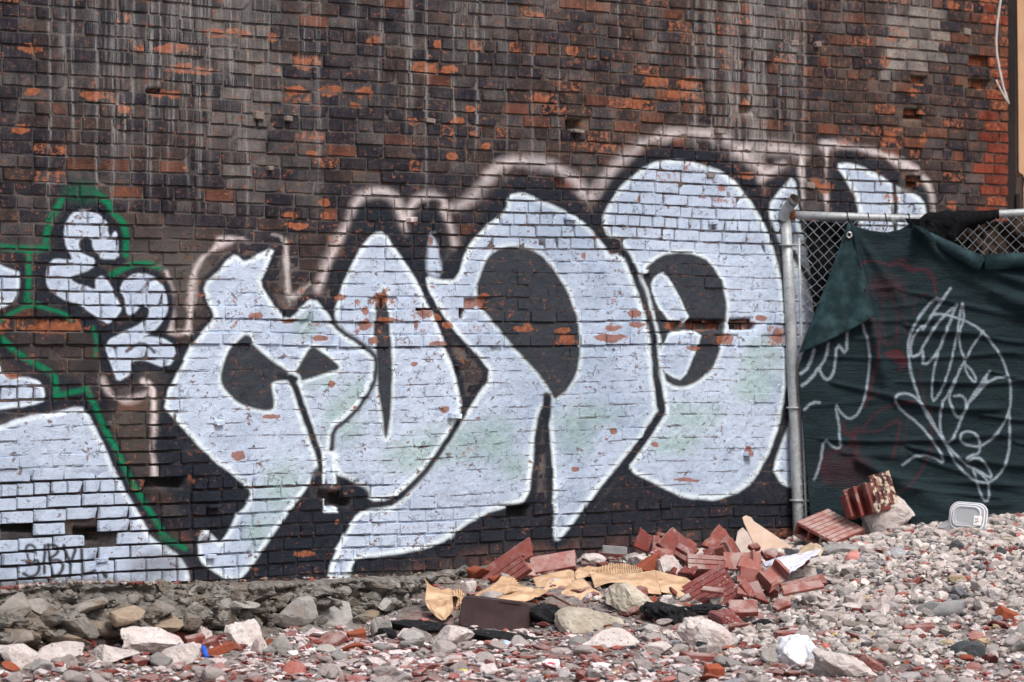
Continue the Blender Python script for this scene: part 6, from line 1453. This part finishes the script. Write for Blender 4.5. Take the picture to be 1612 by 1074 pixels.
paper('clear_film', [[(1396, 866, zq + .15), (1416, 862, zq + .15), (1440, 870, zq + .1)], [(1394, 876, zq + .03), (1416, 872, zq), (1438, 876, zq + .02)], [(1408, 886, zq - .1), (1418, 884, zq - .08), (1432, 880, zq - .03)]], M_CLEAR, 'crushed sheet of clear plastic on the gravel slope', 'plastic sheet', n=(18, 14), seed=24, crumple=.012)
g = hit(1312, 1003)
for i, (px, py) in enumerate(((1312, 1003), (730, 1060))):
    g = hit(px, py); o = rock('dry_leaf', g + Vector((0, 0, .012)), (.045, .03, .02), M_YELL, 800 + i, sub=2); tag(o, ('yellow leaf scrap right of the crumpled white cup', 'yellow leaf scrap at the front edge in the middle')[i], 'leaf')
# timber offcuts on the gravel
for px, py, w, lab, rz in ((1360, 990, .22, 'thin weathered wooden lath on the gravel left of the flat brick', 8), (1393, 1028, .13, 'grooved grey wooden offcut in the right foreground', -20)):
    g = hit(px, py); b = MB(); b.box((-w / 2, -.02, 0), (w / 2, .03, .028 if w < .2 else .012)); tag(b.build('wood_offcut', M_WOOD, None, bevel=.003, loc=g + Vector((0, 0, .012)), rot=(R(24), R(4), R(rz))), lab, 'timber')

# ------------------------------------------------------------------ the larger of the loose rubble, piece by piece
r = np.random.default_rng(77)
ROCKM = [mesh_np('concrete_lump', rock_verts(3, np.random.default_rng(2000 + k), 7, .07), ICO[3][1], False) for k in range(16)]
SHARDM = [mesh_np('tile_shard', rock_verts(3, np.random.default_rng(3000 + k), 8, .03), ICO[3][1], False) for k in range(14)]
ZONES = [(-90, 420, 1022, 1085), (420, 860, 1012, 1085), (860, 1240, 1002, 1085), (1240, 1660, 980, 1085), (1235, 1660, 872, 975), (960, 1240, 955, 1002), (700, 1240, 880, 955)]
MARKS = [(323, 1028, 'blue tube'), (1252, 1020, 'crumpled white cup'), (1108, 1000, 'speckled pale chunk'), (510, 1018, 'frosted disc'), (383, 999, 'big pale block'), (712, 1004, 'rounded concrete chunk'), (796, 1016, 'blue bottle cap'), (928, 978, 'sandy slab'),
         (1524, 1022, 'dark cinder block corner'), (1475, 960, 'two grey slabs'), (1350, 955, 'white slab'), (1415, 872, 'clear plastic sheet'), (1341, 878, 'pink stone'), (1328, 1048, 'broad rough chunk'), (1522, 815, 'takeaway bowl'), (1142, 977, 'mortar crusted brick'),
         (1124, 936, 'lime streaked tile'), (1034, 1022, 'smooth whitish chunk'), (1124, 1056, 'rounded orange brick'), (240, 1012, 'wide concrete mass'), (95, 1030, 'flat topped pale chunk'), (440, 1014, 'grey concrete lump'), (1590, 970, 'bright red brick lump'), (1393, 1028, 'wooden offcut'), (1505, 862, 'grey stone'), (600, 995, 'charred stump'), (1232, 905, 'white cloth'), (994, 945, 'cream stone'), (775, 965, 'plastic tub')]
LOOSE = []
def scatter(n, zone, kind):
    x0, x1, y0, y1 = ZONES[zone]
    for i in range(n):
        px = r.uniform(x0, x1); py = r.uniform(y0, y1)
        g = hit(px, py); k = g.y / F
        if g.y > back_z(g.x) - .1: continue
        big = r.random() ** 2.2
        if kind == 'c':
            w = (12 + 32 * big) * (.55 if zone == 4 else 1); me = ROCKM[r.integers(len(ROCKM))]; mi = r.choice([0, 0, 0, 0, 1])
            mat = (M_CONC, M_CONCG)[mi]; nm = ('pale_rubble', 'grey_rubble')[mi]; cl = ('pale concrete lump', 'grey concrete lump')[mi]
            sz = (w * k, w * k * r.uniform(.7, 1.1), w * k * r.uniform(.4, .75))
        else:
            w = (12 + 34 * big) * (.6 if zone == 4 else 1.25 if zone == 6 else 1); me = SHARDM[r.integers(len(SHARDM))]; mi = r.choice([0, 0, 1, 1, 2, 3])
            mat = (M_TERRA, M_TERRAD, M_TERRAL, M_BRICKO)[mi]; nm = 'brick_shard'; cl = ('red brick shard', 'dark red brick shard', 'rosy brick shard', 'orange brick shard')[mi]
            sz = (w * k, w * k * r.uniform(.5, .9), w * k * r.uniform(.18, .5))
        o = bpy.data.objects.new(nm, me); COL.objects.link(o)
        if not me.materials: me.materials.append(mat)
        o.material_slots[0].link = 'OBJECT'; o.material_slots[0].material = mat
        tl = .5 if zone == 6 else .22
        o.scale = sz; o.location = g + Vector((0, 0, sz[2] * .30)); o.rotation_euler = (r.normal(0, tl), r.normal(0, tl), r.uniform(0, 6.28))
        m = min(MARKS, key=lambda q: math.hypot(q[0] - px, (q[1] - py) * 2.2)); dx = px - m[0]; dy = (py - m[1]) * 2.2
        side = ('left of' if dx < 0 else 'right of') if abs(dx) > abs(dy) else ('behind' if dy < 0 else 'in front of')
        far = 'close' if math.hypot(dx, dy) < 55 else ('some way' if math.hypot(dx, dy) < 130 else 'well')
        LOOSE.append((o, w, cl, '%s %s the %s' % (far, side, m[2]), 'rubble' if kind == 'c' else 'brick shard', px))
for zn, nc, nr in ((0, 48, 58), (1, 58, 66), (2, 50, 56), (3, 56, 60), (4, 50, 26), (5, 14, 20), (6, 40, 44)):
    scatter(nc, zn, 'c'); scatter(nr, zn, 'r')
r = np.random.default_rng(123)
for i in range(22):
    px = r.uniform(1000, 1275); py = r.uniform(858, 935); zz = 21.95 - (py - 850) / 85 * 1.45 + r.uniform(-.05, .05)
    if zz > float(back_z((px - 806) * zz / F)) - .12: zz = float(back_z((px - 806) * zz / F)) - .15
    w = r.uniform(.05, .14); mi = r.choice([0, 0, 1, 1, 2, 2, 3])
    o = slab('clay_shard', px, py, zz, (w, w * r.uniform(.4, .8), r.uniform(.014, .03)), (r.uniform(15, 80), r.normal(0, 30), r.uniform(-40, 40)), (M_TERRA, M_TERRAD, M_TERRAL, M_TERRAW)[mi], '', 'clay tile', 40 + i)
    m = min(MARKS + [(1067, 861, 'sloping dark tile'), (1143, 857, 'large brown red tile'), (1051, 892, 'crumbly pale lump'), (1112, 893, 'small ribbed tile'), (1145, 893, 'grey mortar lump'), (1210, 850, 'tan board')], key=lambda q: math.hypot(q[0] - px, (q[1] - py) * 1.6)); dx = px - m[0]; dy = (py - m[1]) * 1.6
    side = ('left of' if dx < 0 else 'right of') if abs(dx) > abs(dy) else ('behind' if dy < 0 else 'in front of')
    LOOSE.append((o, w * 300, ('red clay tile shard', 'dark red clay tile shard', 'rosy clay tile shard', 'lime scaled clay tile shard')[mi], '%s the %s' % (side, m[2]), 'clay tile', px))
_by = {}
for q in LOOSE: _by.setdefault((q[2], q[3]), []).append(q)
for (cl, rel), qs in _by.items():
    qs.sort(key=lambda q: -q[1]); n = len(qs)
    for i, q in enumerate(qs):
        if n == 1: w = ''
        elif n == 2: w = ('larger ', 'smaller ')[i]
        elif i == 0: w = 'largest '
        elif i == n - 1: w = 'smallest '
        elif n == 3: w = 'middle-sized '
        elif n == 4: w = ('', 'second largest ', 'second smallest ')[i]
        else: w = 'second smallest ' if i == n - 2 else ('', 'second', 'third', 'fourth', 'fifth', 'sixth', 'seventh', 'eighth', 'ninth', 'tenth')[min(i, 9)] + ' largest '
        tag(q[0], '%s%s %s' % (w, cl, rel), q[4], '%ss scattered over the lot' % cl)
# crumbs on the footing ledge
V = []; Cc = []; Q = []
r = np.random.default_rng(5)
for i in range(240):
    px = r.choice([r.uniform(-20, 240), r.uniform(180, 660)], p=[.62, .38]); s = float(s_of_px(px)); up_ = r.random() ** 2
    jj = r.uniform(.01, .085); t = -1.215 - .03 * float(sstep(0, 3.4, s)) + .028 * math.exp(-((s - .35) / .45) ** 2) + .008 * r.random() + .004
    v = rock_verts(1, r, 4, 0) * np.array([1, 1, .7]) * (.008 + .03 * r.random() ** 3)
    v = v + np.array([s, -jj, t + TB]); Q.append(ICO[1][1] + 12 * i); V.append(v)
    c = [(.17, .04, .03), (.30, .27, .24), (.13, .03, .025), (.22, .17, .12), (.4, .37, .35)][r.integers(5)]; Cc.append(np.tile([*c, 1], (12, 1)))
tag(link('ledge_crumbs', mesh_np('ledge_crumbs', np.concatenate(V), np.concatenate(Q), False, {'col': ('FLOAT_COLOR', np.concatenate(Cc))}), M_GRAV, foot), kind='stuff')
